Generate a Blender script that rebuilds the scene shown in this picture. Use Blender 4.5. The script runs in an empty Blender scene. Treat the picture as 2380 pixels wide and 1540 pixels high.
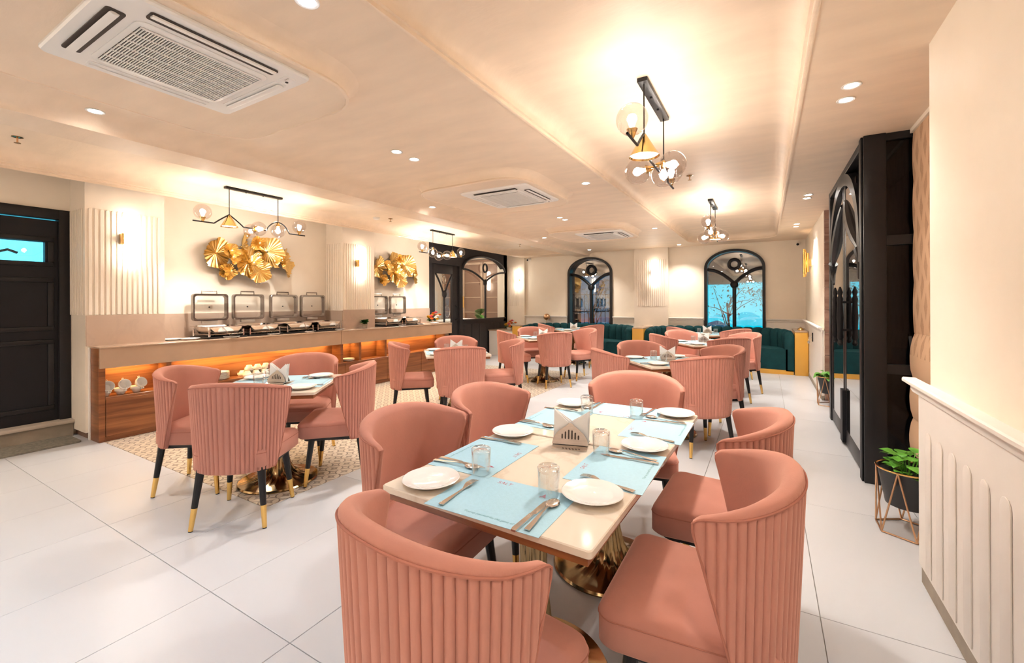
import bpy, bmesh, math, random
from mathutils import Vector, Matrix
PI = math.pi
SC = bpy.context.scene
COL = SC.collection
random.seed(7)

# ------------------------------------------------------------------ camera
W_PX, H_PX = 2380.0, 1540.0
FPX, HORIZON, CAM_H = 1012.0, 700.8, 1.327
YAW, ROLL = math.radians(30.3), math.radians(-0.235)
_f = Vector((-math.sin(YAW), math.cos(YAW), 0)); _r0 = Vector((math.cos(YAW), math.sin(YAW), 0)); _u0 = Vector((0, 0, 1))
_r = _r0 * math.cos(ROLL) + _u0 * math.sin(ROLL); _u = -_r0 * math.sin(ROLL) + _u0 * math.cos(ROLL)
cam = bpy.data.cameras.new('camera'); cam.sensor_width = 36.0; cam.lens = FPX / W_PX * 36.0
cam.shift_y = -(H_PX / 2 - HORIZON) / W_PX; cam.clip_start = 0.02
camo = bpy.data.objects.new('camera', cam); COL.objects.link(camo)
m = Matrix.Identity(4)
for i in range(3):
    m[i][0], m[i][1], m[i][2] = _r[i], _u[i], -_f[i]
m[2][3] = CAM_H
camo.matrix_world = m
SC.camera = camo

# ------------------------------------------------------------------ world, exposure
wd = bpy.data.worlds.new('night'); SC.world = wd; wd.use_nodes = True
wd.node_tree.nodes['Background'].inputs[0].default_value = (0.010, 0.014, 0.03, 1)
wd.node_tree.nodes['Background'].inputs[1].default_value = 1.0
SC.view_settings.view_transform = 'Standard'; SC.view_settings.look = 'None'
SC.view_settings.exposure = 0.66; SC.view_settings.gamma = 1.0; SC.view_settings.use_curve_mapping = False
cy = SC.cycles
cy.use_denoising = True; cy.use_light_tree = True
cy.max_bounces = 6; cy.diffuse_bounces = 4; cy.glossy_bounces = 3; cy.transmission_bounces = 3; cy.transparent_max_bounces = 12
cy.use_adaptive_sampling = True; cy.adaptive_threshold = 0.15; cy.adaptive_min_samples = 16
cy.caustics_reflective = False; cy.caustics_refractive = False
cy.sample_clamp_indirect = 6.0; cy.sample_clamp_direct = 0.0

# light levels of the lamps the room has (watts)
E_DOWN, E_BULB, E_CONE, E_SCONCE, E_COOL = 40.0, 10.0, 12.0, 26.0, 27.0
WARM = (1.0, 0.70, 0.42); NEUT = (1.0, 0.95, 0.87); COOL = (0.50, 0.75, 1.0)
ZC = 2.52          # ceiling
ZT = 2.64          # raised trays

# ------------------------------------------------------------------ materials
MATS = {}
def nodes_of(name):
    m = bpy.data.materials.new(name); m.use_nodes = True
    nt = m.node_tree; b = nt.nodes['Principled BSDF']
    MATS[name] = m
    return m, nt, b
def lnk(nt, a, b): nt.links.new(a, b)
def mat(name, col, rough=0.5, metal=0.0, var=0.06, scale=6.0, stretch=(1, 1, 1), bump=0.0, bscale=60.0, sheen=0.0, coat=0.0, spec=0.5, col2=None, detail=4.0, rvar=0.0):
    m, nt, b = nodes_of(name)
    tc = nt.nodes.new('ShaderNodeTexCoord'); mp = nt.nodes.new('ShaderNodeMapping'); mp.inputs['Scale'].default_value = stretch
    lnk(nt, tc.outputs['Object'], mp.inputs[0])
    nz = nt.nodes.new('ShaderNodeTexNoise'); nz.inputs['Scale'].default_value = scale; nz.inputs['Detail'].default_value = detail
    lnk(nt, mp.outputs[0], nz.inputs['Vector'])
    cr = nt.nodes.new('ShaderNodeValToRGB')
    c1 = [max(0, c * (1 - var)) for c in col]; c2 = col2 or [min(1, c * (1 + var)) for c in col]
    cr.color_ramp.elements[0].position = 0.3; cr.color_ramp.elements[1].position = 0.7
    cr.color_ramp.elements[0].color = (*c1, 1); cr.color_ramp.elements[1].color = (*c2, 1)
    lnk(nt, nz.outputs['Fac'], cr.inputs[0]); lnk(nt, cr.outputs[0], b.inputs['Base Color'])
    b.inputs['Roughness'].default_value = rough; b.inputs['Metallic'].default_value = metal
    b.inputs['Specular IOR Level'].default_value = spec
    if sheen:
        b.inputs['Sheen Weight'].default_value = sheen; b.inputs['Sheen Roughness'].default_value = 0.5
        b.inputs['Sheen Tint'].default_value = (min(1, col[0] * 1.4), min(1, col[1] * 1.9), min(1, col[2] * 1.9), 1)
    if coat:
        b.inputs['Coat Weight'].default_value = coat; b.inputs['Coat Roughness'].default_value = 0.08
    if rvar:
        rr = nt.nodes.new('ShaderNodeMapRange'); rr.inputs[3].default_value = rough; rr.inputs[4].default_value = rough + rvar
        lnk(nt, nz.outputs['Fac'], rr.inputs[0]); lnk(nt, rr.outputs[0], b.inputs['Roughness'])
    if bump:
        n2 = nt.nodes.new('ShaderNodeTexNoise'); n2.inputs['Scale'].default_value = bscale; n2.inputs['Detail'].default_value = 3
        lnk(nt, mp.outputs[0], n2.inputs['Vector'])
        bp = nt.nodes.new('ShaderNodeBump'); bp.inputs['Strength'].default_value = bump; bp.inputs['Distance'].default_value = 0.004
        lnk(nt, n2.outputs['Fac'], bp.inputs['Height']); lnk(nt, bp.outputs[0], b.inputs['Normal'])
    return m
def emis(name, col, strength, base=(0.9, 0.9, 0.9)):
    m, nt, b = nodes_of(name)
    b.inputs['Base Color'].default_value = (*base, 1); b.inputs['Emission Color'].default_value = (*col, 1)
    b.inputs['Emission Strength'].default_value = strength
    return m
def glassy(name, tint=(1, 1, 1), f0=0.04, refl=1.0, rough=0.0, power=4.0, fmax=0.9):
    # thin pane: clear or tinted transparency plus a mirror that grows towards grazing angles
    m = bpy.data.materials.new(name); m.use_nodes = True; nt = m.node_tree; nt.nodes.clear()
    out = nt.nodes.new('ShaderNodeOutputMaterial'); mx = nt.nodes.new('ShaderNodeMixShader')
    tr = nt.nodes.new('ShaderNodeBsdfTransparent'); gl = nt.nodes.new('ShaderNodeBsdfGlossy'); lw = nt.nodes.new('ShaderNodeLayerWeight')
    lw.inputs[0].default_value = 0.5
    tr.inputs[0].default_value = (*tint, 1); gl.inputs[0].default_value = (refl, refl, refl, 1); gl.inputs['Roughness'].default_value = rough
    pw = nt.nodes.new('ShaderNodeMath'); pw.operation = 'POWER'; pw.inputs[1].default_value = power; lnk(nt, lw.outputs['Facing'], pw.inputs[0])
    mr = nt.nodes.new('ShaderNodeMapRange'); mr.inputs[3].default_value = f0; mr.inputs[4].default_value = fmax; lnk(nt, pw.outputs[0], mr.inputs[0])
    lnk(nt, mr.outputs[0], mx.inputs[0]); lnk(nt, tr.outputs[0], mx.inputs[1]); lnk(nt, gl.outputs[0], mx.inputs[2]); lnk(nt, mx.outputs[0], out.inputs[0])
    MATS[name] = m
    return m
def wood(name, c1, c2, rough=0.35, axis=(1, 1, 12), scale=2.2):
    m, nt, b = nodes_of(name)
    tc = nt.nodes.new('ShaderNodeTexCoord'); mp = nt.nodes.new('ShaderNodeMapping'); mp.inputs['Scale'].default_value = axis
    lnk(nt, tc.outputs['Object'], mp.inputs[0])
    nz = nt.nodes.new('ShaderNodeTexNoise'); nz.inputs['Scale'].default_value = scale; nz.inputs['Detail'].default_value = 8; nz.inputs['Distortion'].default_value = 1.2
    lnk(nt, mp.outputs[0], nz.inputs['Vector'])
    cr = nt.nodes.new('ShaderNodeValToRGB'); cr.color_ramp.elements[0].position = 0.32; cr.color_ramp.elements[1].position = 0.68
    cr.color_ramp.elements[0].color = (*c1, 1); cr.color_ramp.elements[1].color = (*c2, 1)
    lnk(nt, nz.outputs['Fac'], cr.inputs[0]); lnk(nt, cr.outputs[0], b.inputs['Base Color'])
    b.inputs['Roughness'].default_value = rough
    return m
def marble(name, c1, c2, rough=0.15, scale=2.5, vein=0.5):
    m, nt, b = nodes_of(name)
    tc = nt.nodes.new('ShaderNodeTexCoord')
    n1 = nt.nodes.new('ShaderNodeTexNoise'); n1.inputs['Scale'].default_value = scale; n1.inputs['Detail'].default_value = 9; n1.inputs['Distortion'].default_value = 1.6
    lnk(nt, tc.outputs['Object'], n1.inputs['Vector'])
    a = nt.nodes.new('ShaderNodeMath'); a.operation = 'SUBTRACT'; a.inputs[1].default_value = 0.5
    ab = nt.nodes.new('ShaderNodeMath'); ab.operation = 'ABSOLUTE'
    lnk(nt, n1.outputs['Fac'], a.inputs[0]); lnk(nt, a.outputs[0], ab.inputs[0])
    cr = nt.nodes.new('ShaderNodeValToRGB'); cr.color_ramp.elements[0].position = 0.0; cr.color_ramp.elements[1].position = 0.035
    mixc = [c1[i] * (1 - vein) + c2[i] * vein for i in range(3)]
    cr.color_ramp.elements[0].color = (*mixc, 1); cr.color_ramp.elements[1].color = (*c1, 1)
    lnk(nt, ab.outputs[0], cr.inputs[0]); lnk(nt, cr.outputs[0], b.inputs['Base Color'])
    b.inputs['Roughness'].default_value = rough
    return m

mat('wall_plaster', (0.88, 0.785, 0.655), 0.55, var=0.025, scale=3, bump=0.15, bscale=25)
mat('ceiling_plaster', (0.88, 0.71, 0.545), 0.5, var=0.05, scale=2.5, stretch=(1, 3, 3), bump=0.25, bscale=18, rvar=0.1)
mat('cream_panel', (0.86, 0.76, 0.64), 0.5, var=0.02)
mat('white_paint', (0.85, 0.80, 0.74), 0.45, var=0.02)
mat('floor_tile', (0.60, 0.61, 0.64), 0.24, var=0.018, scale=1.2, stretch=(1, 0.35, 1), rvar=0.12, detail=6)
mat('grout', (0.30, 0.27, 0.24), 0.9)
mat('velvet', (0.52, 0.232, 0.18), 0.85, var=0.07, scale=7, stretch=(1, 1, 0.6), bump=0.1, bscale=220, sheen=0.75, spec=0.15)
mat('velvet_seam', (0.42, 0.16, 0.11), 0.8, var=0.05)
mat('teal_velvet', (0.005, 0.042, 0.048), 0.8, var=0.18, scale=9, sheen=0.2, spec=0.2)
mat('black_paint', (0.008, 0.008, 0.010), 0.45, var=0.1, spec=0.25)
mat('black_satin', (0.012, 0.011, 0.012), 0.35, var=0.1, spec=0.3)
mat('grey_black', (0.026, 0.023, 0.025), 0.45, var=0.12, spec=0.3)
mat('brass', (0.80, 0.52, 0.20), 0.18, 1.0, var=0.06, scale=9)
mat('gold_leg', (0.86, 0.56, 0.18), 0.25, 1.0, var=0.05)
mat('antique_brass', (0.34, 0.235, 0.12), 0.16, 1.0, var=0.12, scale=5)
mat('gold_foil', (0.95, 0.66, 0.26), 0.32, 1.0, var=0.10, scale=14, bump=0.3, bscale=45)
mat('copper_wire', (0.70, 0.42, 0.24), 0.35, 1.0, var=0.05)
mat('steel', (0.72, 0.68, 0.64), 0.14, 1.0, var=0.05, scale=10)
mat('dark_steel', (0.30, 0.27, 0.25), 0.2, 1.0, var=0.1, scale=10)
mat('brushed_steel', (0.62, 0.58, 0.54), 0.3, 1.0, var=0.08, scale=30, stretch=(1, 8, 8))
mat('porcelain', (0.86, 0.84, 0.81), 0.12, var=0.01, coat=0.4)
mat('paper', (0.94, 0.92, 0.90), 0.8, var=0.02)
mat('ac_white', (0.88, 0.85, 0.81), 0.4, var=0.015)
mat('ac_dark', (0.05, 0.035, 0.028), 0.6, var=0.1)
mat('placemat', (0.38, 0.62, 0.74), 0.55, var=0.03, scale=90, bump=0.15, bscale=250)
mat('print_red', (0.45, 0.08, 0.14), 0.6)
mat('print_teal', (0.06, 0.22, 0.27), 0.6)
mat('doormat', (0.20, 0.185, 0.15), 0.95, var=0.25, scale=40, bump=0.8, bscale=120)
mat('pot_black', (0.014, 0.014, 0.016), 0.4)
mat('soil', (0.03, 0.02, 0.014), 0.95, var=0.3, scale=40)
mat('leaf', (0.10, 0.33, 0.035), 0.38, var=0.35, scale=14)
mat('leaf_dark', (0.03, 0.13, 0.02), 0.45, var=0.35, scale=20)
mat('petal_yellow', (0.85, 0.48, 0.04), 0.55, var=0.12)
mat('petal_orange', (0.80, 0.22, 0.04), 0.55, var=0.12)
mat('petal_pink', (0.75, 0.16, 0.22), 0.55, var=0.15)
mat('petal_white', (0.85, 0.82, 0.76), 0.55, var=0.03)
mat('gold_laminate', (0.72, 0.38, 0.06), 0.28, var=0.06, scale=3, stretch=(1, 1, 0.3))
mat('cabinet_brown', (0.22, 0.12, 0.08), 0.4, var=0.1)
mat('night_wall', (0.25, 0.27, 0.29), 0.8)
mat('asphalt', (0.05, 0.05, 0.055), 0.9, var=0.2, scale=20)
mat('bark', (0.07, 0.05, 0.035), 0.9, var=0.2)
mat('night_leaf', (0.12, 0.12, 0.06), 0.7, var=0.4, scale=12)
mat('stone_step', (0.50, 0.43, 0.36), 0.5, var=0.06, scale=8)
mat('concrete', (0.34, 0.29, 0.23), 0.7, var=0.1, scale=12)
mat('counter_stone', (0.47, 0.33, 0.235), 0.22, var=0.05, scale=5, detail=8)
marble('marble_top', (0.78, 0.68, 0.56), (0.60, 0.46, 0.34), 0.10, 2.0, 0.35)
marble('marble_splash', (0.50, 0.375, 0.295), (0.42, 0.32, 0.26), 0.16, 1.6, 0.3)
wood('walnut', (0.16, 0.050, 0.018), (0.33, 0.125, 0.045), 0.3, (1.2, 0.5, 9), 2.0)
wood('brown_stone', (0.22, 0.12, 0.085), (0.40, 0.25, 0.19), 0.25, (1, 1, 7), 1.5)
glassy('pane', (0.60, 0.64, 0.66), 0.22)
glassy('dark_pane', (0.10, 0.10, 0.13), 0.02, power=5.0)
glassy('mirror_pane', (0.30, 0.30, 0.31), 0.62)
glassy('clear_glass', (0.99, 0.99, 0.99), 0.03)
glassy('tumbler_glass', (0.96, 0.97, 0.97), 0.07, power=2.2, fmax=0.85)
glassy('smoked_globe', (0.86, 0.83, 0.82), 0.05, power=3.0, fmax=0.6)
emis('bulb_glow', (1.0, 0.93, 0.82), 30.0)
emis('cone_glow', (1.0, 0.93, 0.84), 60.0)
emis('down_glow', (1.0, 0.95, 0.9), 40.0)
emis('down_glow_cool', (0.85, 0.94, 1.0), 60.0)
emis('sconce_glow', (1.0, 0.91, 0.79), 7.0)
emis('cyan_panel', (0.0, 0.74, 0.95), 2.0, (0.02, 0.3, 0.36))
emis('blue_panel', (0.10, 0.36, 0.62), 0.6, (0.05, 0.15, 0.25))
emis('kitchen_glow', (0.10, 0.66, 0.88), 1.5, (0.1, 0.4, 0.5))  # kitchen wall and ledge glow themselves, standing for the lit room
emis('strip_glow', (1.0, 0.80, 0.40), 2.2)

for n_ in ('bulb_glow', 'cone_glow', 'down_glow', 'down_glow_cool', 'strip_glow', 'cyan_panel', 'blue_panel', 'kitchen_glow'): MATS[n_].cycles.emission_sampling = 'NONE'
def star_tile():
    m, nt, b = nodes_of('pattern_tile')
    tc = nt.nodes.new('ShaderNodeTexCoord'); sp = nt.nodes.new('ShaderNodeSeparateXYZ'); lnk(nt, tc.outputs['Object'], sp.inputs[0])
    def M(op, a, bb=None, clamp=False):
        n = nt.nodes.new('ShaderNodeMath'); n.operation = op; n.use_clamp = clamp
        for i, v in enumerate((a, bb)):
            if v is None: continue
            if isinstance(v, (int, float)): n.inputs[i].default_value = v
            else: lnk(nt, v, n.inputs[i])
        return n.outputs[0]
    def cell(o, off):
        t = M('ADD', M('DIVIDE', o, 0.12), off); return M('ABSOLUTE', M('SUBTRACT', M('FRACT', t), 0.5))
    def astroid(off, size):
        ax, ay = cell(sp.outputs[0], off), cell(sp.outputs[1], off)
        return ax, ay, M('ADD', M('SQRT', ax), M('SQRT', ay))
    ax, ay, s1 = astroid(0.0, 0)
    bx_, by_, s2 = astroid(0.5, 0)
    def band(v, lo, hi): return M('MULTIPLY', M('GREATER_THAN', v, lo), M('LESS_THAN', v, hi))
    ring = band(s1, 0.60, 0.80)
    star = M('LESS_THAN', s2, 0.70)
    dia = M('LESS_THAN', M('ADD', bx_, by_), 0.07)
    mask = M('ADD', M('MULTIPLY', ring, 0.85), M('MULTIPLY', star, 0.7), True)
    mask = M('SUBTRACT', mask, M('MULTIPLY', dia, 0.4), True)
    mx = nt.nodes.new('ShaderNodeMix'); mx.data_type = 'RGBA'
    lnk(nt, mask, mx.inputs[0]); mx.inputs[6].default_value = (0.68, 0.59, 0.48, 1); mx.inputs[7].default_value = (0.16, 0.11, 0.08, 1)
    lnk(nt, mx.outputs[2], b.inputs['Base Color']); b.inputs['Roughness'].default_value = 0.3
star_tile()
def leaf_fabric():
    m, nt, b = nodes_of('shade_fabric')
    tc = nt.nodes.new('ShaderNodeTexCoord'); sp = nt.nodes.new('ShaderNodeSeparateXYZ'); lnk(nt, tc.outputs['Object'], sp.inputs[0])
    def M(op, a, bb=None, clamp=False):
        n = nt.nodes.new('ShaderNodeMath'); n.operation = op; n.use_clamp = clamp
        for i, v in enumerate((a, bb)):
            if v is None: continue
            if isinstance(v, (int, float)): n.inputs[i].default_value = v
            else: lnk(nt, v, n.inputs[i])
        return n.outputs[0]
    def motif(off):
        y = M('SUBTRACT', M('FRACT', M('ADD', M('DIVIDE', sp.outputs[1], 0.17), off)), 0.5)
        z = M('SUBTRACT', M('FRACT', M('ADD', M('DIVIDE', sp.outputs[2], 0.26), off)), 0.5)
        w = M('MULTIPLY', M('SUBTRACT', 0.36, M('ABSOLUTE', M('ADD', z, 0.06))), 0.62)
        return M('LESS_THAN', M('ABSOLUTE', y), w)
    k = M('MULTIPLY', M('ADD', motif(0.0), motif(0.5), True), M('GREATER_THAN', sp.outputs[2], 0.95))
    nz = nt.nodes.new('ShaderNodeTexNoise'); nz.inputs['Scale'].default_value = 90
    mask = M('MULTIPLY', k, nz.outputs['Fac'])
    mx = nt.nodes.new('ShaderNodeMix'); mx.data_type = 'RGBA'
    lnk(nt, mask, mx.inputs[0]); mx.inputs[6].default_value = (0.62, 0.40, 0.25, 1); mx.inputs[7].default_value = (0.30, 0.16, 0.085, 1)
    lnk(nt, mx.outputs[2], b.inputs['Base Color']); b.inputs['Roughness'].default_value = 0.85
leaf_fabric()

# ------------------------------------------------------------------ mesh builder
class MB:
    def __init__(s): s.v = []; s.f = []
    def add(s, vs, fs, xf=None):
        o = len(s.v)
        if xf is not None: vs = [xf @ Vector(p) for p in vs]
        s.v += [tuple(p) for p in vs]; s.f += [tuple(i + o for i in f) for f in fs]
        return s
    def box(s, x0, x1, y0, y1, z0, z1, xf=None):
        vs = [(x, y, z) for x in (x0, x1) for y in (y0, y1) for z in (z0, z1)]
        return s.add(vs, [(0, 1, 3, 2), (4, 6, 7, 5), (0, 4, 5, 1), (2, 3, 7, 6), (0, 2, 6, 4), (1, 5, 7, 3)], xf)
    def loft(s, rows, closed=True, cap0=True, cap1=True, wrap=False, xf=None):
        n = len(rows[0]); vs = [p for r in rows for p in r]; fs = []
        R = len(rows)
        for i in range(R if wrap else R - 1):
            a, b = i * n, ((i + 1) % R) * n
            for j in range(n if closed else n - 1):
                k = (j + 1) % n
                fs.append((a + j, a + k, b + k, b + j))
        if not wrap and closed:
            if cap0: fs.append(tuple(reversed(range(n))))
            if cap1: fs.append(tuple(range((R - 1) * n, R * n)))
        return s.add(vs, fs, xf)
    def lathe(s, prof, seg=24, xf=None, cap0=True, cap1=True, flute=None):
        rows = []
        for r, z in prof:
            rows.append([(r * math.cos(2 * PI * j / seg), r * math.sin(2 * PI * j / seg), z) for j in range(seg)])
        return s.loft(rows, True, cap0, cap1, xf=xf)
    def tube(s, path, r, seg=8, closed=False, xf=None, flat=None):
        P = [Vector(p) for p in path]; n = len(P); rows = []
        up = None
        for i in range(n):
            if closed: t = (P[(i + 1) % n] - P[i - 1]).normalized()
            else: t = (P[min(i + 1, n - 1)] - P[max(i - 1, 0)]).normalized()
            if up is None:
                up = Vector((0, 0, 1)) if abs(t.z) < 0.9 else Vector((1, 0, 0))
            a = t.cross(up)
            if a.length < 1e-6: a = t.cross(Vector((0, 1, 0)))
            a.normalize(); up = a.cross(t).normalized()
            rr = r[i] if isinstance(r, (list, tuple)) else r
            rows.append([tuple(P[i] + (a * math.cos(2 * PI * j / seg) + up * math.sin(2 * PI * j / seg)) * rr) for j in range(seg)])
        return s.loft(rows, True, not closed, not closed, wrap=closed, xf=xf)
    def prism(s, poly, z0, z1, xf=None):
        n = len(poly)
        return s.add([(x, y, z0) for x, y in poly] + [(x, y, z1) for x, y in poly],
                     [tuple(reversed(range(n))), tuple(range(n, 2 * n))] + [(i, (i + 1) % n, n + (i + 1) % n, n + i) for i in range(n)], xf)
    def sphere(s, c, r, seg=16, rings=10, sc=(1, 1, 1)):
        rows = []
        for i in range(1, rings):
            a = PI * i / rings
            rows.append([(c[0] + r * sc[0] * math.sin(a) * math.cos(2 * PI * j / seg), c[1] + r * sc[1] * math.sin(a) * math.sin(2 * PI * j / seg), c[2] - r * sc[2] * math.cos(a)) for j in range(seg)])
        return s.loft(rows)
    def mesh(s, name, mt, bevel=0.0, bseg=2, angle=35, recalc=True):
        me = bpy.data.meshes.new(name)
        bm = bmesh.new(); bv = [bm.verts.new(p) for p in s.v]
        for f in s.f:
            try: bm.faces.new([bv[i] for i in f])
            except ValueError: pass
        if recalc: bmesh.ops.recalc_face_normals(bm, faces=bm.faces)
        if bevel:
            ed = [e for e in bm.edges if len(e.link_faces) == 2 and e.calc_face_angle(0) > 0.6]
            bmesh.ops.bevel(bm, geom=ed, offset=bevel, segments=bseg, affect='EDGES', profile=0.5, clamp_overlap=True)
        for f in bm.faces: f.smooth = True
        bm.to_mesh(me); bm.free()
        me.set_sharp_from_angle(angle=math.radians(angle))
        me.materials.append(MATS[mt])
        return me
    def build(s, name, mt, parent=None, **k):
        return put(name, s.mesh(name, mt, **k), parent)
def put(name, me, parent=None, loc=None, rot=None):
    o = bpy.data.objects.new(name, me); COL.objects.link(o)
    if parent is not None: o.parent = parent
    if loc is not None: o.location = loc
    if rot is not None: o.rotation_euler = rot
    return o
def tag(o, label, cat, group=None):
    o['label'] = label; o['category'] = cat
    if group: o['group'] = group
    return o
def thing(name, label, cat, loc=(0, 0, 0), rz=0.0, group=None):
    o = bpy.data.objects.new(name, None); COL.objects.link(o); o.empty_display_size = 0.05
    o.location = loc; o.rotation_euler = (0, 0, rz)
    return tag(o, label, cat, group)
def struct(o): o['kind'] = 'structure'; return o
def B(x0, x1, y0, y1, z0, z1): return MB().box(x0, x1, y0, y1, z0, z1)
def dup(src, label=None, loc=None, rz=None, group=None):
    def cp(o, par):
        c = o.copy(); COL.objects.link(c)
        if par is not None: c.parent = par
        for ch in o.children: cp(ch, c)
        return c
    c = cp(src, None)
    if label: c['label'] = label
    if loc is not None: c.location = loc
    if rz is not None: c.rotation_euler = (0, 0, rz)
    if group: c['group'] = group
    return c
def rrect(x0, x1, y0, y1, r, seg=6):
    pts = []
    for cx, cy, a0 in ((x1 - r, y1 - r, 0), (x0 + r, y1 - r, 90), (x0 + r, y0 + r, 180), (x1 - r, y0 + r, 270)):
        for i in range(seg + 1):
            a = math.radians(a0 + 90 * i / seg); pts.append((cx + r * math.cos(a), cy + r * math.sin(a)))
    return pts
def T(x=0, y=0, z=0): return Matrix.Translation((x, y, z))
def RZ(a): return Matrix.Rotation(math.radians(a), 4, 'Z')
def RX(a): return Matrix.Rotation(math.radians(a), 4, 'X')
def RY(a): return Matrix.Rotation(math.radians(a), 4, 'Y')
# maps a drawing (a, b, depth) onto a wall facing +X / -X / -Y
WX = Matrix(((0, 0, 1, 0), (1, 0, 0, 0), (0, 1, 0, 0), (0, 0, 0, 1)))       # (a,b,d) -> (d, a, b)
WXN = Matrix(((0, 0, -1, 0), (1, 0, 0, 0), (0, 1, 0, 0), (0, 0, 0, 1)))     # (a,b,d) -> (-d, a, b)
WY = Matrix(((1, 0, 0, 0), (0, 0, -1, 0), (0, 1, 0, 0), (0, 0, 0, 1)))      # (a,b,d) -> (a, -d, b)
def light(name, kind, loc, power, col, parent, size=0.03, spot=None, blend=0.6, aim=None):
    l = bpy.data.lights.new(name, kind); l.energy = power; l.color = col
    if kind == 'POINT': l.shadow_soft_size = size
    if kind == 'SPOT': l.shadow_soft_size = size; l.spot_size = math.radians(spot); l.spot_blend = blend
    o = bpy.data.objects.new(name, l); COL.objects.link(o); o.parent = parent; o.location = loc
    if aim is not None: o.rotation_euler = aim
    return o
# ================================================================== SETTING
# ---- floor: slab with one piece per tile
fl = struct(B(-6.6, 1.2, -2.8, 10.4, -0.12, -0.006).build('floor', 'grout'))
def tile_mesh(w, l, mt, nm): return MB().box(-w / 2 + .0015, w / 2 - .0015, -l / 2 + .0015, l / 2 - .0015, -0.012, 0.0).mesh(nm, mt, bevel=0.001, bseg=1)
TM = {(0.6, 1.2): tile_mesh(.6, 1.2, 'floor_tile', 'tile'), (0.6, 0.6): tile_mesh(.6, .6, 'floor_tile', 'tile_half')}
PM = tile_mesh(.6, .6, 'pattern_tile', 'pattern_tile')
def put_tile(me, x, y, nm='tile'):
    o = put(nm, me, fl, (x, y, 0)); return o
for i in range(-11, 3):
    x = -0.41 + 0.6 * i + 0.3 + 0.0
    if x > 1.1: continue
    patt = -5.6 < x < -2.85
    for j in range(-3, 8):
        y0 = 1.027 + 1.2 * j
        if y0 + 1.2 < -2.6: continue
        for h in (0, 1):
            ym = y0 + 0.3 + 0.6 * h
            if patt and 1.6 < ym < 7.6: put_tile(PM, x, ym, 'pattern_tile')
            elif h == 0 and not (patt and 1.6 < ym + .6 < 7.6): put_tile(TM[(0.6, 1.2)], x, y0 + 0.6); break
            elif patt: put_tile(TM[(0.6, 0.6)], x, ym)

# ---- ceiling
def strip(pts, y0, y1):  # closed X-Z profile run along Y
    return MB().loft([[(x, y, z) for x, z in pts] for y in (y0, y1)])
ZBM = 2.44        # underside of the beam along the buffet side
NT = 8
slab = [(-1.37, ZC), (-3.60, ZC)] + [(-3.60 - .15 * math.sin(PI / 2 * i / NT), ZC - (ZC - ZBM - .008) * (1 - math.cos(PI / 2 * i / NT))) for i in range(1, NT + 1)] + [(-3.752, ZBM), (-4.085, ZBM), (-4.10, ZBM + .008), (-4.10, 2.82), (-1.37, 2.82)]
ce = struct(strip(slab, -2.8, 10.4).build('ceiling', 'ceiling_plaster', angle=50))
cm = MB()
cm.box(0.18, 1.15, -2.8, 10.4, ZC, 2.82)                                     # right soffit
arc = lambda cx, cy, r, a0, a1, n=8: [(cx + r * math.cos(math.radians(a0 + (a1 - a0) * i / n)), cy + r * math.sin(math.radians(a0 + (a1 - a0) * i / n))) for i in range(n + 1)]
cm.prism([(-1.37, 10.4)] + arc(-1.06, 9.3, .31, 180, 90) + arc(-.13, 9.3, .31, 90, 0) + [(.18, 10.4)], ZC, 2.82)
cm.build('soffit', 'ceiling_plaster', ce)
def tray_rows(prof, x0, x1, y0, y1, r):
    return [[(px, py, z) for px, py in rrect(x0 + o, x1 - o, y0 + o, y1 - o, max(.05, r - o))] for o, z in prof]
prof = [(-.022, ZC + .001), (-.022, ZC - .004), (-.006, ZC - .006), (0, ZC - .002), (0, ZC + .018), (.012, ZC + .022), (.012, ZC + .032)] + [(.012 + .12 * (1 - math.cos(PI / 2 * i / 8)), ZC + .032 + (ZT - ZC - .032) * math.sin(PI / 2 * i / 8)) for i in range(1, 9)]
MB().loft(tray_rows(prof, -1.36, .17, -2.6, 9.6, .3), True, False, True).build('tray_recess', 'ceiling_plaster', ce, angle=50)
B(-6.3, -4.09, -2.8, 10.4, ZT, 2.82).build('side_tray', 'ceiling_plaster', ce)
# crown running along the buffet wall and round the far end
path = [(-5.61, -2.7)] + [(-5.61, y) for y in (2, 6)] + arc(-5.01, 9.15, .6, 180, 90, 12) + [(-4.12, 9.75)]
prof2 = [(0, 2.485), (0, 2.508), (.018, 2.512), (.018, 2.530), (.03, 2.534)] + [(.03 + .13 * (1 - math.cos(PI / 2 * i / 7)), 2.534 + (ZT - 2.534) * math.sin(PI / 2 * i / 7)) for i in range(1, 8)]
rows = []
for i, p in enumerate(path):
    a, b = path[max(0, i - 1)], path[min(len(path) - 1, i + 1)]
    t = Vector((b[0] - a[0], b[1] - a[1])).normalized(); n = Vector((t.y, -t.x))
    rows.append([(p[0] + n.x * o, p[1] + n.y * o, z) for o, z in prof2])
cr = struct(MB().loft(rows, False).build('trim_1', 'ceiling_plaster', angle=40))
MB().prism([(x - .005, y + .005) for x, y in path[3:]] + [(-4.12, 10.4), (-5.615, 10.4)], 2.487, 2.502).build('crown_soffit', 'ceiling_plaster', cr)
# dropped bulkheads round the air conditioners
AC_Y = (0.97, 3.95, 7.02)
bulk = []
for k, yc in enumerate(AC_Y):
    pr_ = [(-.07, ZC + .002), (-.045, ZC - .006), (-.022, ZC - .022), (-.008, ZC - .045), (-.002, ZC - .072), (-.010, ZC - .078), (-.012, ZC - .088), (-.004, ZC - .094), (.004, ZC - .094), (.006, ZC - .088), (.012, ZC - .086)]
    rows = tray_rows(pr_, -3.15, -1.88, yc - .62, yc + .70, .28)
    o = MB().loft(rows, True, False, True).build('bulkhead', 'ceiling_plaster', ce, angle=50)
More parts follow.
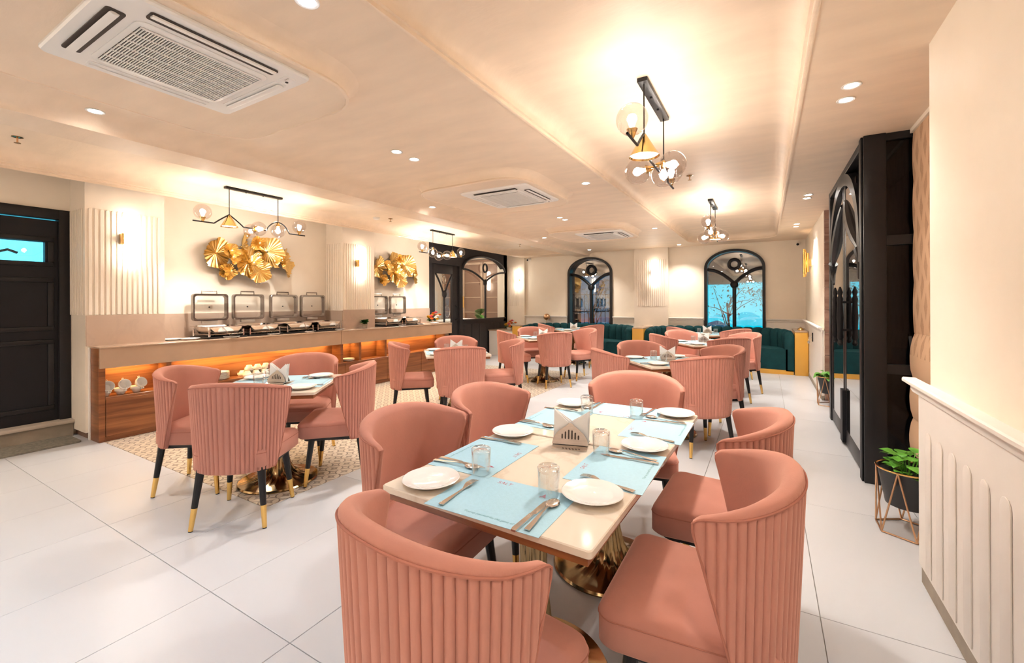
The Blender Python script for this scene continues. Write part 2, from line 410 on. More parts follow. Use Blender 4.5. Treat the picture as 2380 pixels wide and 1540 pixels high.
# ---- walls
wl = MB(); wl.box(-6.3, -6.1, -2.8, 0.50, 0, 2.8); wl.box(-6.3, -6.1, 0.50, 1.55, 2.26, 2.8); wl.box(-6.3, -6.1, 0.50, 1.55, 0, .15); wl.box(-6.3, -6.1, 1.55, 7.0, 0, 2.8); wl.box(-6.3, -6.1, 10.0, 10.4, 0, 2.8)
struct(wl.build('wall_left', 'wall_plaster'))
struct(B(-6.3, 1.2, -2.95, -2.8, 0, 2.8).build('wall_back', 'wall_plaster'))
wr = MB(); wr.box(.66, 1.15, -2.8, 2.74, 0, 2.8); wr.box(.66, 1.15, 7.1, 10.4, 0, 2.8); wr.box(.95, 1.15, 2.74, 4.08, 0, 2.8)
wall_r = struct(wr.build('wall_right', 'wall_plaster'))
WIN = ((-3.745, .57), (-.585, .57))
ZS, ZA, ZB = 2.02, .39, .70     # spring line, rise, foot of the arched windows
def arch(cx, hw, rise, zs, zb, n=24): return [(cx + hw, zb)] + [(cx + hw * math.cos(PI * i / n), zs + rise * math.sin(PI * i / n)) for i in range(n + 1)] + [(cx - hw, zb)]
wf = MB(); xs = [-6.3] + [c + s * hw for c, hw in WIN for s in (-1, 1)] + [1.2]
YF = 10.2
for a, b in ((xs[0], xs[1]), (xs[2], xs[3]), (xs[4], xs[5])): wf.box(a, b, YF, YF + .2, 0, 2.8)
for c, hw in WIN:
    wf.box(c - hw, c + hw, YF, YF + .2, 0, ZB)
    poly = [(c - hw, 2.8)] + [(c - hw * math.cos(PI * i / 24), ZS + ZA * math.sin(PI * i / 24)) for i in range(25)] + [(c + hw, 2.8)]
    wf.prism(poly, -.2, 0, T(0, YF) @ WY)
struct(wf.build('wall_far', 'wall_plaster', angle=50))

# ---- fluted piers with raised reeds
def reed_mesh(h, w=.024, d=.009, flip=False):
    p = [(-w / 2, 0), (w / 2, 0)] + [(w / 2 * math.cos(PI * i / 6), h - w / 2 + w / 2 * math.sin(PI * i / 6)) for i in range(7)]
    return MB().prism(p, 0, d, WX).mesh('reed', 'cream_panel', bevel=.002, bseg=1)
RM = reed_mesh(1.045)
def pier(n, x0, x1, y0, y1, front=True, near=True, z0=0.0):
    o = struct(B(x0, x1, y0, y1, z0, 2.6).build('trim_%d' % n, 'cream_panel'))
    if front:
        k = int((y1 - y0 - .03) / .043)
        for i in range(k): put('reed', RM, o, (x1, y0 + .03 + .043 * i + .008, 1.213))
    if near:
        for i in range(int((x1 - x0 - .02) / .043)): put('reed', RM, o, (x0 + .03 + .043 * i, y0, 1.213), (0, 0, -PI / 2))
    return o
pier(2, -6.1, -5.70, 1.555, 2.20, z0=.07)
B(-6.08, -5.74, 1.59, 2.2, 0, .07).build('plinth', 'cabinet_brown', bpy.data.objects['trim_2'])
pier(3, -6.1, -5.70, 4.53, 5.16)
p4 = pier(4, -2.63, -1.88, 10.08, 10.2, False, False)
for i in range(15): put('reed', RM, p4, (-2.55 + .043 * i, 10.08, 1.213), (0, 0, -PI / 2))
p5 = pier(5, -6.08, -5.54, 10.14, 10.2, False, False)
for i in range(8): put('reed', RM, p5, (-6.04 + .043 * i, 10.14, 1.213), (0, 0, -PI / 2))
# ---- chair rails and wainscot
def rail_profile(): return [(0, -.05), (.012, -.05), (.018, -.035), (.018, -.022), (.034, -.012), (.034, -.004), (.05, 0), (.05, .012), (.045, .018), (0, .018)]
def rail_y(n, x, y0, y1, z, sgn=-1, mt='white_paint'):
    o = struct(MB().loft([[(x + sgn * a, y, z + b) for a, b in rail_profile()] for y in (y0, y1)]).build('trim_%d' % n, mt)); return o
def rail_x(n, y, x0, x1, z, mt='white_paint'):
    o = struct(MB().loft([[(x, y - a, z + b) for a, b in rail_profile()] for x in (x0, x1)]).build('trim_%d' % n, mt)); return o
rail_y(6, .62, -2.8, 2.80, .935)
rail_y(7, .64, 7.06, 10.2, .95)
for n, (a, b) in zip((8, 9, 10, 11), ((-5.54, -4.33), (-3.16, -2.63), (-1.88, -1.17), (0.0, .66))): rail_x(n, 10.17, a, b, .945)
wn = struct(B(.62, .66, -2.8, 2.75, .085, .93).build('trim_12', 'white_paint'))
WR = MB().prism([(-.035, 0), (.035, 0)] + [(.035 * math.cos(PI * i / 6), .60 + .035 * math.sin(PI * i / 6)) for i in range(7)], 0, .005, WXN).mesh('reed', 'white_paint', bevel=.002)
for i in range(12): put('reed', WR, wn, (.62, 2.60 - .145 * i, .10))
struct(B(.628, .66, -2.8, 2.745, 0, .085).build('baseboard_right', 'concrete'))
struct(B(.64, .66, 7.1, 10.2, 0, .93).build('trim_13', 'white_paint'))
struct(B(.632, .66, 7.08, 10.2, 0, .06).build('baseboard_far_right', 'concrete'))
wnf = MB()
for a, b in ((-5.54, -4.33), (-3.16, -2.63), (-1.88, -1.17), (0.0, .66)): wnf.box(a, b, 10.17, 10.2, 0, .93)
struct(wnf.build('trim_14', 'white_paint'))
# brown stone blocks beside the entrance
bs = struct(B(.95, 1.15, 6.05, 7.1, 0, 2.8).build('wall_entrance', 'cabinet_brown'))
for i in range(9):
    B(.664, .95, 7.07, 7.10, .30 * i + .003, min(ZC, .30 * i + .297)).build('stone_block', 'brown_stone', bs, bevel=.002, bseg=1)

# ---- arched windows in the far wall
def win_frame(n, cx, hw, label):
    outer = arch(cx, hw, ZA, ZS, ZB); inner = arch(cx, hw - .055, ZA - .05, ZS, ZB)
    fr = MB(); k = len(outer)
    rows = [[(p[0], YF - .05, p[1]) for p in outer], [(p[0], YF - .05, p[1]) for p in inner], [(p[0], YF + .14, p[1]) for p in inner], [(p[0], YF + .14, p[1]) for p in outer]]
    fr.loft(rows, False, wrap=True)
    o = struct(fr.build('window_%d' % n, 'black_satin', angle=50))
    MB().prism(inner, -.125, -.12, T(0, YF) @ WY).build('pane', 'pane', o)
    mu = MB(); mu.tube([(cx, YF + .09, ZB), (cx, YF + .09, 1.68)], .036, 10)
    mu.build('mullion', 'black_satin', o)
    for s in (-1, 1):
        pth = [(cx + s * (hw - .05) * t, YF + .085, 1.69 + .31 * math.sin(PI / 2 * t) ** .9) for t in [i / 14 for i in range(15)]]
        MB().tube(pth, .034, 8).build('curved_bar', 'black_satin', o)
    MB().sphere((cx, YF + .085, 1.67), .078, sc=(1, .8, 1.05)).build('knot', 'black_satin', o)
    MB().tube([(cx + .10 * math.cos(a), YF + .085, 2.10 + .10 * math.sin(a)) for a in [2 * PI * i / 24 for i in range(24)]], .034, 8, True).build('ring', 'black_satin', o)
    return o
win_frame(1, *WIN[0], '')
win_frame(2, *WIN[1], '')

# ---- kitchen door on the left, on its step
st = struct(B(-6.3, -6.02, .45, 1.553, 0, .135).build('trim_15', 'concrete')); B(-6.3, -5.99, .45, 1.553, .135, .17).build('tread', 'stone_step', st, bevel=.004)
d1 = struct(MB().box(-6.2, -6.08, .42, .52, .17, 2.26).box(-6.2, -6.08, 1.47, 1.553, .17, 2.26).box(-6.2, -6.08, .52, 1.47, 2.16, 2.26).build('door_1', 'black_satin', bevel=.004))
leaf = MB(); leaf.box(-6.18, -6.12, .52, .62, .17, 2.15); leaf.box(-6.18, -6.12, 1.38, 1.47, .17, 2.15); leaf.box(-6.18, -6.12, .62, 1.38, .17, 1.73); leaf.box(-6.18, -6.12, .62, 1.38, 1.93, 2.15)
lf = leaf.build('leaf', 'black_paint', d1)
def moulding(par, y0, y1, z0, z1, x=-6.12, w=.045, d=.016, sg=1, mt='black_satin'):
    m = MB()
    for a, b, c, e in ((y0, y1, z0, z0 + w), (y0, y1, z1 - w, z1), (y0, y0 + w, z0 + w, z1 - w), (y1 - w, y1, z0 + w, z1 - w)):
        m.box(min(x, x + sg * d), max(x, x + sg * d), a, b, c, e)
    return m.build('moulding', mt, par, bevel=.006)
for y0, y1, z0, z1 in ((.66, 1.44, 1.69, 1.98), (.66, 1.44, 1.06, 1.58), (.66, 1.44, .28, .975)): moulding(lf, y0, y1, z0, z1)
B(-6.155, -6.15, .62, 1.38, 1.73, 1.93).build('pane', 'clear_glass', lf)
kt = struct(MB().box(-7.6, -7.5, -.2, 2.2, .1, 2.6).build('wall_kitchen', 'kitchen_glow'))
B(-7.5, -6.31, -.2, 2.2, .05, .1).build('kitchen_floor', 'night_wall', kt)
for i in range(3): B(-7.49, -7.47, .35 + .42 * i, .38 + .42 * i, .2, 2.4).build('kitchen_joint', 'night_wall', kt)
tp = thing('kitchen_tap', 'dark curved tap seen through the small window of the black kitchen door', 'tap', (-6.9, 1.18, 1.60))
B(-.35, .2, -.6, .5, -.08, 0).build('sink_ledge', 'kitchen_glow', tp)
MB().tube([(0, 0, 0), (0, 0, .2), (0, .03, .27), (0, .1, .30), (0, .17, .27)], .014, 8).build('spout', 'black_paint', tp)
tag(MB().loft([[(x + dx, y, z) for x, y in rrect(-6.02, -5.66, .75, 1.52, .03)] for z, dx in ((0.001, 0), (.012, 0), (.016, .0))]).build('door_mat', 'doormat'), 'grey-brown fibre door mat on the floor before the kitchen step', 'door mat')

# ---- black timber partition with door and arched window
pt = MB(); X0, X1 = -6.22, -6.1
pt.box(X0, X1, 7.0, 7.09, 0, 2.6); pt.box(X0, X1, 7.09, 8.05, 2.15, 2.6); pt.box(X0, X1, 8.05, 8.17, 0, 2.6); pt.box(X0, X1, 10.04, 10.2, 0, 2.6)
pt.box(X0, X1, 8.17, 10.04, 0, .90)
cY, hY, zs3, ra = 9.105, .935, 2.10, .35
pt.prism([(8.17, 2.6)] + [(cY - hY * math.cos(PI * i / 24), zs3 + ra * math.sin(PI * i / 24)) for i in range(25)] + [(10.04, 2.6)], -.12, 0, T(X1) @ WX)
pw = struct(pt.build('wall_partition', 'grey_black', angle=50))
for i in range(6): B(-6.1, -6.092, 8.2 + .32 * i, 8.2 + .32 * i + .31, .03, .80).build('panel', 'grey_black', pw, bevel=.003, bseg=1)
w3 = struct(MB().tube([(-6.09, cY - hY * math.cos(PI * i / 30), zs3 + ra * math.sin(PI * i / 30)) for i in range(31)], .028, 8)  .box(-6.12, -6.06, 8.17, 10.04, .885, .915).build('window_3', 'grey_black'))
MB().prism(arch(cY, hY, ra, zs3, .90), -.065, -.06, T(X1) @ WX).build('pane', 'clear_glass', w3)
MB().tube([(-6.10, cY, .9), (-6.10, cY, 1.78)], .026, 10).build('mullion', 'grey_black', w3)
for s in (-1, 1): MB().tube([(-6.10, cY + s * .91 * t, 1.82 + .28 * math.sin(PI / 2 * t) ** .9) for t in [i / 14 for i in range(15)]], .024, 8).build('curved_bar', 'grey_black', w3)
MB().sphere((-6.10, cY, 1.81), .06, sc=(.8, 1, 1.4)).build('knot', 'grey_black', w3)
MB().tube([(-6.10, cY + .09 * math.cos(a), 2.17 + .10 * math.sin(a)) for a in [2 * PI * i / 24 for i in range(24)]], .024, 8, True).build('ring', 'grey_black', w3)
d2 = struct(MB().box(-6.2, -6.13, 7.09, 7.22, 0, 2.15).box(-6.2, -6.13, 7.83, 8.05, 0, 2.15).box(-6.2, -6.13, 7.22, 7.83, 1.95, 2.15).box(-6.2, -6.13, 7.22, 7.83, 0, .5).build('door_2', 'grey_black', bevel=.004))
B(-6.17, -6.165, 7.22, 7.83, .5, 1.95).build('pane', 'clear_glass', d2)
MB().tube([(-6.13, 7.525, .5), (-6.13, 7.525, 1.50)], .022, 8).build('mullion', 'grey_black', d2)
for s in (-1, 1): MB().tube([(-6.13, 7.525 + s * (.03 + .25 * t ** 1.25), 1.50 + .44 * t ** .9) for t in [i / 10 for i in range(11)]], .02, 8).build('curved_bar', 'grey_black', d2)
MB().sphere((-6.12, 7.525, 1.50), .075, sc=(.5, 1, 1.15)).build('knot', 'grey_black', d2)
MB().tube([(-6.13, 7.525 + .06 * math.cos(a), 1.82 + .085 * math.sin(a)) for a in [2 * PI * i / 20 for i in range(20)]], .012, 8, True).build('ring', 'steel', d2)
MB().tube([(-6.13, 7.92, .92), (-6.07, 7.92, .94), (-6.07, 7.92, 1.22), (-6.13, 7.92, 1.24)], .013, 8).build('handle', 'black_paint', d2)
for s in (-1, 1): MB().tube([(-6.16, 7.525 + s * .15 + .09 * math.cos(a), 1.12 + .13 * math.sin(a)) for a in [2 * PI * i / 20 for i in range(20)]], .004, 6, True).build('etched_ring', 'brushed_steel', d2)
# the lounge behind the partition
rm = struct(MB().box(-9.1, -9.0, 6.2, 11.2, 0, 2.7).box(-9.1, -6.3, 6.1, 6.2, 0, 2.7).box(-9.1, -6.3, 11.1, 11.2, 0, 2.7).box(-9.1, -6.23, 6.2, 11.1, 2.62, 2.7).box(-9.1, -6.23, 6.2, 11.1, -.1, 0).build('wall_lounge', 'wall_plaster'))
cb = thing('display_cabinet', 'tall brown glazed cabinet seen through the arched partition window', 'cabinet', (-8.0, 11.0, 0), -PI / 2)
B(-.03, .04, -1.0, 1.25, 0, 2.6).build('body', 'cabinet_brown', cb)
dm = MB()
for a, b, c, d in ((-.38, .38, 0, .07), (-.38, .38, 2.4, 2.47), (-.38, -.30, .07, 2.4), (.30, .38, .07, 2.4)): dm.box(.04, .07, a, b, c + .06, d + .06)
for z in (.55, 1.0, 1.45, 1.9): dm.box(.04, .06, -.30, .30, z, z + .022)
dm = dm.mesh('door', 'counter_stone', bevel=.003, bseg=1)
for i in range(3): 
    d_ = put('door', dm, cb, (0, -.6 + .80 * i, 0)); 
    B(.07, .10, .30 if i % 2 == 0 else -.34, .34 if i % 2 == 0 else -.30, 1.15, 1.5).build('handle', 'gold_leg', d_)
ltb = thing('reading_table', 'low white table under papers behind the arched partition window', 'table', (-6.8, 8.75, 0))
B(-.3, .3, -.5, .6, .84, .88).build('top', 'paper', ltb); B(-.25, .25, -.4, .5, 0, .84).build('body', 'cabinet_brown', ltb)
tag(MB().prism([(-.25, -.3), (.2, -.35), (.28, .22), (-.2, .3)], 0, .02, T(-6.75, 8.95, .88) @ RX(0)).build('paper_stack', 'paper'), 'white papers on the table behind the partition window', 'papers')
for i in range(3): tag(light('lounge_lamp', 'POINT', (-7.2, 7.3 + 1.3 * i, 2.35), 18, NEUT, None, .12), 'warm lamp inside the lounge behind the partition, %s from its door' % ('first', 'second', 'third')[i], 'lamp')

# ---- entrance: black frame, double door, side light and blind
d3 = struct(MB().box(.612, .74, 4.02, 4.16, 0, ZC).box(.612, .74, 5.95, 6.06, 0, ZC).box(.612, .74, 4.16, 5.95, ZC - .06, ZC).build('door_3', 'black_satin', bevel=.004))
B(.60, .612, 4.05, 4.13, 0, ZC).build('fillet', 'black_paint', d3, bevel=.005)
c3, h3 = 5.055, .895
arc3 = lambda h, r, z0=1.62: [(.67, c3 - h * math.cos(PI * i / 28), z0 + r * math.sin(PI * i / 28) ** .85) for i in range(29)]
ah = MB(); rows = []
for i in range(29):
    a = PI * i / 28
    rows.append([(x, c3 - (h3 - o) * math.cos(a), 1.62 + (ZC - .05 - 1.62 - o) * math.sin(a) ** .8) for x, o in ((.605, .0), (.605, .10), (.70, .10), (.70, .0))])
ah.loft(rows).build('arch_head', 'black_satin', d3, angle=50)
B(.665, .668, 4.16, 5.95, 1.5, ZC - .06).build('spandrel_pane', 'pane', d3)
for s, nm in ((-1, 'near'), (1, 'far')):
    y0, y1 = (c3 - h3, c3 - .012) if s < 0 else (c3 + .012, c3 + h3)
    lf = MB(); lf.box(.625, .685, y0, y0 + .07, .01, 1.9 if s < 0 else 2.42); lf.box(.625, .685, y1 - .07, y1, .01, 2.42 if s < 0 else 1.9); lf.box(.625, .685, y0 + .07, y1 - .07, .01, .15)
    lo = lf.build('leaf', 'black_satin', d3, bevel=.006)
    B(.628, .632, y0 + .07, y1 - .07, .15, 2.0).build('pane', 'mirror_pane', lo)
    B(.628, .632, min(c3 + s * .1, c3 + s * .62), max(c3 + s * .1, c3 + s * .62), 2.0, 2.33).build('upper_pane', 'mirror_pane', lo)
    pth = [(.635, c3 + s * (.10 + .68 * t), 2.22 - .50 * t ** 1.5 - .10 * math.sin(PI * t)) for t in [i / 14 for i in range(15)]]
    MB().tube(pth, [.025 + .03 * math.sin(PI * i / 14) for i in range(15)], 10).build('swan_neck', 'black_satin', lo)
    pth = [(.635, c3 + s * (.78 + .045 * math.sin(t * 4)), 1.72 - .22 * t) for t in [i / 8 for i in range(9)]]
    MB().tube(pth, [.05 - .004 * i for i in range(9)], 10).build('swan_drop', 'black_satin', lo)
    hd = MB().lathe([(.012, 0), (.022, .02), (.014, .05), (.024, .07), (.02, .12), (.026, .25), (.02, .38), (.024, .42), (.014, .45), (.022, .48), (.006, .53)], 12, T(.575, c3 + s * .16, .92)); hd.box(.575, .63, c3 + s * .16 - .01, c3 + s * .16 + .01, 1.05, 1.07); hd.box(.575, .63, c3 + s * .16 - .01, c3 + s * .16 + .01, 1.30, 1.32)
    hd.build('handle', 'black_paint', lo)
    B(.60, .63, c3 + s * .03 - .035, c3 + s * .03 + .035, .02, .50).build('floor_bolt', 'black_paint', lo)
sl = MB(); sl.box(.70, .95, 4.04, 4.10, 0, .06); sl.box(.70, .95, 4.04, 4.10, .80, .87); sl.box(.70, .95, 4.04, 4.10, 1.72, 1.79); sl.box(.70, .95, 4.04, 4.10, ZC - .05, ZC)
w4 = struct(sl.build('window_4', 'black_satin'))
B(.72, .95, 4.065, 4.07, .06, ZC - .05).build('pane', 'dark_pane', w4)
# roman blind: one fold per panel
rb = thing('roman_blind', 'beige roman blind printed with leaf motifs beside the entrance side light', 'blind', (0, 0, 0))
edges = [2.50, 2.15, 1.80, 1.45, 1.10, .80, .52, .26]
for i in range(len(edges) - 1):
    zt, zb = edges[i], edges[i + 1]; rows = []
    amp = .006 if i < 4 else .022
    for k in range(7):
        t = k / 6; z = zt + (zb - zt) * t
        rows.append([(.885 - amp * math.sin(PI * t) ** .7 - (.004 * math.sin(j * 1.7 + i) if i > 3 else 0) - .012 * t * (i > 3), 2.76 + (4.02 - .012 * (i > 4) * math.sin(3 * t + i) - 2.76) * j / 8, z + .012 * math.sin(j * .9 + i) * t * (i > 3)) for j in range(9)])
    MB().loft(rows, False).build('fold', 'shade_fabric', rb)
B(.87, .93, 2.76, 4.03, 2.49, ZC).build('head_rail', 'cream_panel', rb)

# ---- night outside
gr = struct(MB().box(-9, 14, 10.42, 22, -.3, -.1).box(1.2, 9, 2.5, 10.42, -.3, -.02).build('ground', 'asphalt'))
yw = struct(MB().box(-9, 14, 17.0, 17.2, -.1, 5.5).build('wall_yard', 'night_wall'))
B(-.9, 3.2, 16.94, 16.99, .3, 1.95).build('lit_panel', 'cyan_panel', yw)
B(-6.6, -5.3, 16.94, 16.99, .4, 2.35).build('lit_glass', 'blue_panel', yw)
B(-2.3, -1.0, 16.96, 16.99, .3, 1.9).build('lit_glass', 'cyan_panel', yw)
fe = thing('yard_railing', 'black metal yard railing seen through the smaller arched window', 'railing', (0, 13.6, 0))
for i in range(14): MB().tube([(-5.6 + .14 * i, 0, -.1), (-5.6 + .14 * i, 0, 1.55)], .012, 6).build('baluster', 'black_paint', fe)
for z in (.1, 1.0, 1.55): MB().tube([(-5.65, 0, z), (-3.73, 0, z)], .016, 6).build('rail', 'black_paint', fe)
def tree(loc, h, r, seed, label, n=260, mt='night_leaf', name='tree'):
    rd = random.Random(seed); o = thing(name, label, 'tree', loc, 0)
    tr = MB(); tips = []
    tr.tube([(0, 0, 0), (.03, 0, h * .35), (-.02, .02, h * .6)], [.035, .028, .02], 7)
    for k in range(9):
        a = rd.uniform(0, 2 * PI); q = rd.uniform(.25, .6) * h; e = (r * rd.uniform(.5, 1) * math.cos(a), r * rd.uniform(.5, 1) * math.sin(a), rd.uniform(.55, 1) * h)
        tr.tube([(0, 0, q), (e[0] * .5, e[1] * .5, (q + e[2]) / 2 + .05), e], [.016, .01, .005], 5); tips.append(e)
    tr.build('trunk', 'bark', o)
    lv = MB()
    for k in range(n):
        e = rd.choice(tips); c = [e[i] + rd.gauss(0, r * .23) for i in range(3)]
        s = rd.uniform(.03, .06); M_ = T(*c) @ Matrix.Rotation(rd.uniform(0, 6), 4, 'Z') @ Matrix.Rotation(rd.uniform(-1, 1), 4, 'X')
        lv.add([(0, 0, 0), (s * .4, s, .01), (0, 2 * s, 0), (-s * .4, s, .01)], [(0, 1, 2, 3)], M_)
    f = lv.build('foliage', mt, o); f['kind'] = 'stuff'
    return o
tree((-.85, 12.3, -.1), 2.3, .65, 1, 'thin leafy tree at the centre of the wider arched window')
tree((.10, 13.4, -.1), 1.9, .5, 2, 'round bush against the cyan panel in the wider arched window', 420)
tree((-4.35, 12.1, -.1), 2.2, .5, 3, 'dark hanging foliage at the left of the smaller arched window')
tree((-3.45, 12.6, -.1), 2.0, .6, 4, 'pale twiggy shrub at the right of the smaller arched window', 320)
sb = thing('parked_scooter', 'dark blue covered scooter outside the wider arched window', 'scooter', (-1.15, 11.9, -.1), .4)
MB().loft([[(x * 1.0, y * w, z) for x, y, z in ((-.55, -1, .1), (-.5, -1, .75), (-.2, -1, .85), (.1, -1, .95), (.45, -1, .7), (.6, -1, .15))] for w in (-.05, .2)]).build('cover', 'blue_panel', sb, bevel=.04)
for x in (-.4, .45): MB().lathe([(.16, -.05), (.2, 0), (.16, .05)], 16, T(x, -.1, .2) @ RX(90)).build('wheel', 'black_paint', sb)
yl = bpy.data.objects.new('yard_lamp', bpy.data.lights.new('yard_lamp', 'POINT')); COL.objects.link(yl); yl.location = (-2.3, 12.6, 3.2); yl.data.energy = 60; yl.data.color = (1.0, .85, .6); yl.data.shadow_soft_size = .15
tag(yl, 'lamp over the dark yard beyond the far windows', 'lamp')
# planter outside the entrance side light
op = thing('outdoor_planter', 'tall grey drum planter with a lit edge outside the entrance side light', 'planter', (1.55, 5.6, 0))
MB().lathe([(.26, 0), (.36, 1.0), (.33, 1.0), (.3, .9)], 32).build('drum', 'counter_stone', op)
MB().tube([(-.265, -.05, .02), (-.36, -.06, .98)], .012, 8).build('light_strip', 'strip_glow', op)
dk = struct(MB().box(2.6, 2.7, 2.6, 9, 0, 3).build('wall_street', 'asphalt'))
ol = bpy.data.objects.new('porch_lamp', bpy.data.lights.new('porch_lamp', 'POINT')); COL.objects.link(ol); ol.location = (1.6, 5.0, 2.4); ol.data.energy = 6; ol.data.color = (1.0, .8, .5); ol.data.shadow_soft_size = .1
tag(ol, 'small porch lamp outside the entrance door', 'lamp')
# ================================================================== CHAIRS
NRIB, SUB = 34, 6
YT, YBT = -.012, -.125           # where the arms end at the top and at the bottom
def shell_plan(a, k):            # k: 0 bottom .. 1 top
    W = .258 + .030 * k; D = .236 + .024 * k; e = 2 / 2.3
    sx, cx = math.sin(a), max(math.cos(a), 1e-5)
    return Vector((W * math.copysign(abs(sx) ** e, sx), -D * cx ** e))
AM = math.acos((-YT / .26) ** 1.15)
def shell_pt(q, v, t, ribs=0.0):
    a = q * AM; y = shell_plan(a, .6).y; u = abs(q)
    zt = .866 - .068 * u ** 1.8 - (.012 * ((u - .95) / .05) ** 2 if u > .95 else 0)
    zf = .335 + (y - YBT) / (YT - YBT) * .43
    zb_ = min(max(.335 + .012 * u ** 3, zf), zt - .02)
    z = zb_ + (zt - zb_) * v; k = (z - .335) / .53
    e = 2e-3; p = shell_plan(a, k); tg = shell_plan(a + e, k) - shell_plan(a - e, k); tg.normalize(); nin = Vector((-tg.y, tg.x))
    th = t * (1 - .62 * u ** 3)
    d = th - ribs * (abs(math.sin(PI * NRIB * (q + 1) / 2)) ** .4 - .7)
    p = p + nin * d
    return (p.x, p.y, z)
def make_chair():
    c = thing('tub_chair', '', 'chair')
    sec = [(0.0, v, .0085) for v in (0.0, .05, .2, .4, .6, .8, .90, .945)] + [(0.0, .962, .0), (.003, .985, 0), (.012, 1.0, 0), (.034, .998, 0), (.048, .982, 0), (.055, .95, 0), (.058, .85, 0), (.058, .6, 0), (.056, .3, 0), (.052, .05, 0), (.035, -.012, 0), (.01, -.015, 0)]
    rows = []
    N = NRIB * SUB
    for j in range(N + 1):
        q = -1 + 2 * j / N
        rows.append([shell_pt(q, v, t, r) for t, v, r in sec])
    MB().loft(rows).build('backrest', 'velvet', c, angle=60)
    qs = [-1 + 2 * j / 80 for j in range(81)]
    top = [shell_pt(q, .963, -.002) for q in qs]
    fr = [shell_pt(-.62 - .38 * i / 14, .0, -.001) for i in range(15)]; fr2 = [shell_pt(1 - .38 * i / 14, .0, -.001) for i in range(15)]
    MB().tube(fr + top + fr2, .0035, 6).build('piping', 'velvet_seam', c)
    def seat_loop(ins, z):
        pts = []
        for x, y in rrect(-.245 + ins, .245 - ins, -.205 + ins, .255 - ins, max(.02, .055 - ins * .5) if ins < .06 else .03, 6):
            k = 1 - .17 * (.255 - y) / .46
            pts.append((x * k, y, z))
        return pts
    MB().loft([seat_loop(.012, .350), seat_loop(.0, .362), seat_loop(0, .442), seat_loop(.004, .455), seat_loop(.014, .466), seat_loop(.035, .472), seat_loop(.12, .478)]).build('seat', 'velvet', c, angle=60)
    MB().tube(seat_loop(-.0005, .438), .0022, 5, True).build('seam', 'velvet_seam', c)
    MB().loft([[(x, y, z) for x, y in rrect(-.2, .2, -.19, .22, .04)] for z in (.328, .352)]).build('seat_frame', 'black_satin', c)
    for sx in (-1, 1):
        for sy in (-1, 1):
            a = Vector((sx * .17, sy * .165, .345)); b = Vector((sx * .205, sy * .205, 0))
            k = a.lerp(b, .62); k2 = a.lerp(b, .985)
            lg = MB().tube([a, k], [.023, .0165], 10).build('leg', 'black_satin', c)
            MB().tube([k, k2], [.0166, .0125], 10).build('ferrule', 'gold_leg', lg)
            MB().tube([k2, b], [.012, .012], 8).build('foot_pad', 'black_paint', lg)
    return c
CH0 = make_chair(); CH0_used = [False]
def chair(x, y, deg, label, group):
    if not CH0_used[0]:
        CH0_used[0] = True; c = CH0; c['label'] = label; c['group'] = group
        c.location = (x, y, 0); c.rotation_euler = (0, 0, math.radians(deg)); return c
    return dup(CH0, label, (x, y, 0), math.radians(deg), group)

# ================================================================== TABLES
TZ = .72; TH = .37
def make_table():
    t = thing('dining_table', '', 'table')
    MB().loft([[(x, y, z) for x, y in rrect(-TH + i, TH - i, -TH + i, TH - i, .012, 3)] for z, i in ((TZ - .022, .002), (TZ - .02, 0), (TZ - .003, 0), (TZ, .003))]).build('top', 'marble_top', t)
    B(-TH + .015, TH - .015, -TH + .015, TH - .015, TZ - .048, TZ - .022).build('underboard', 'walnut', t)
    seg = 40; rows = []
    pf = [(.268, 0), (.272, .008), (.265, .018), (.20, .028), (.14, .045), (.10, .075), (.078, .12), (.062, .19), (.052, .28), (.046, .40), (.05, .52), (.062, .60), (.085, .66), (.10, .672)]
    for r, z in pf:
        fl_ = .05 if .03 < z < .6 else 0
        rows.append([((r * (1 + fl_ * math.cos(20 * 2 * PI * j / (seg * 2)))) * math.cos(2 * PI * j / (seg * 2)), (r * (1 + fl_ * math.cos(20 * 2 * PI * j / (seg * 2)))) * math.sin(2 * PI * j / (seg * 2)), z) for j in range(seg * 2)])
    MB().loft(rows).build('pedestal', 'antique_brass', t)
    return t
TB0 = make_table(); TB0_used = [False]
def table(x, y, deg, label):
    if not TB0_used[0]:
        TB0_used[0] = True; t = TB0; t['label'] = label; t['group'] = 'square marble tables'
        t.location = (x, y, 0); t.rotation_euler = (0, 0, math.radians(deg)); return t
    return dup(TB0, label, (x, y, 0), math.radians(deg), 'square marble tables')
def off(c, deg, p):
    a = math.radians(deg); return (c[0] + math.cos(a) * p[0] - math.sin(a) * p[1], c[1] + math.sin(a) * p[0] + math.cos(a) * p[1])
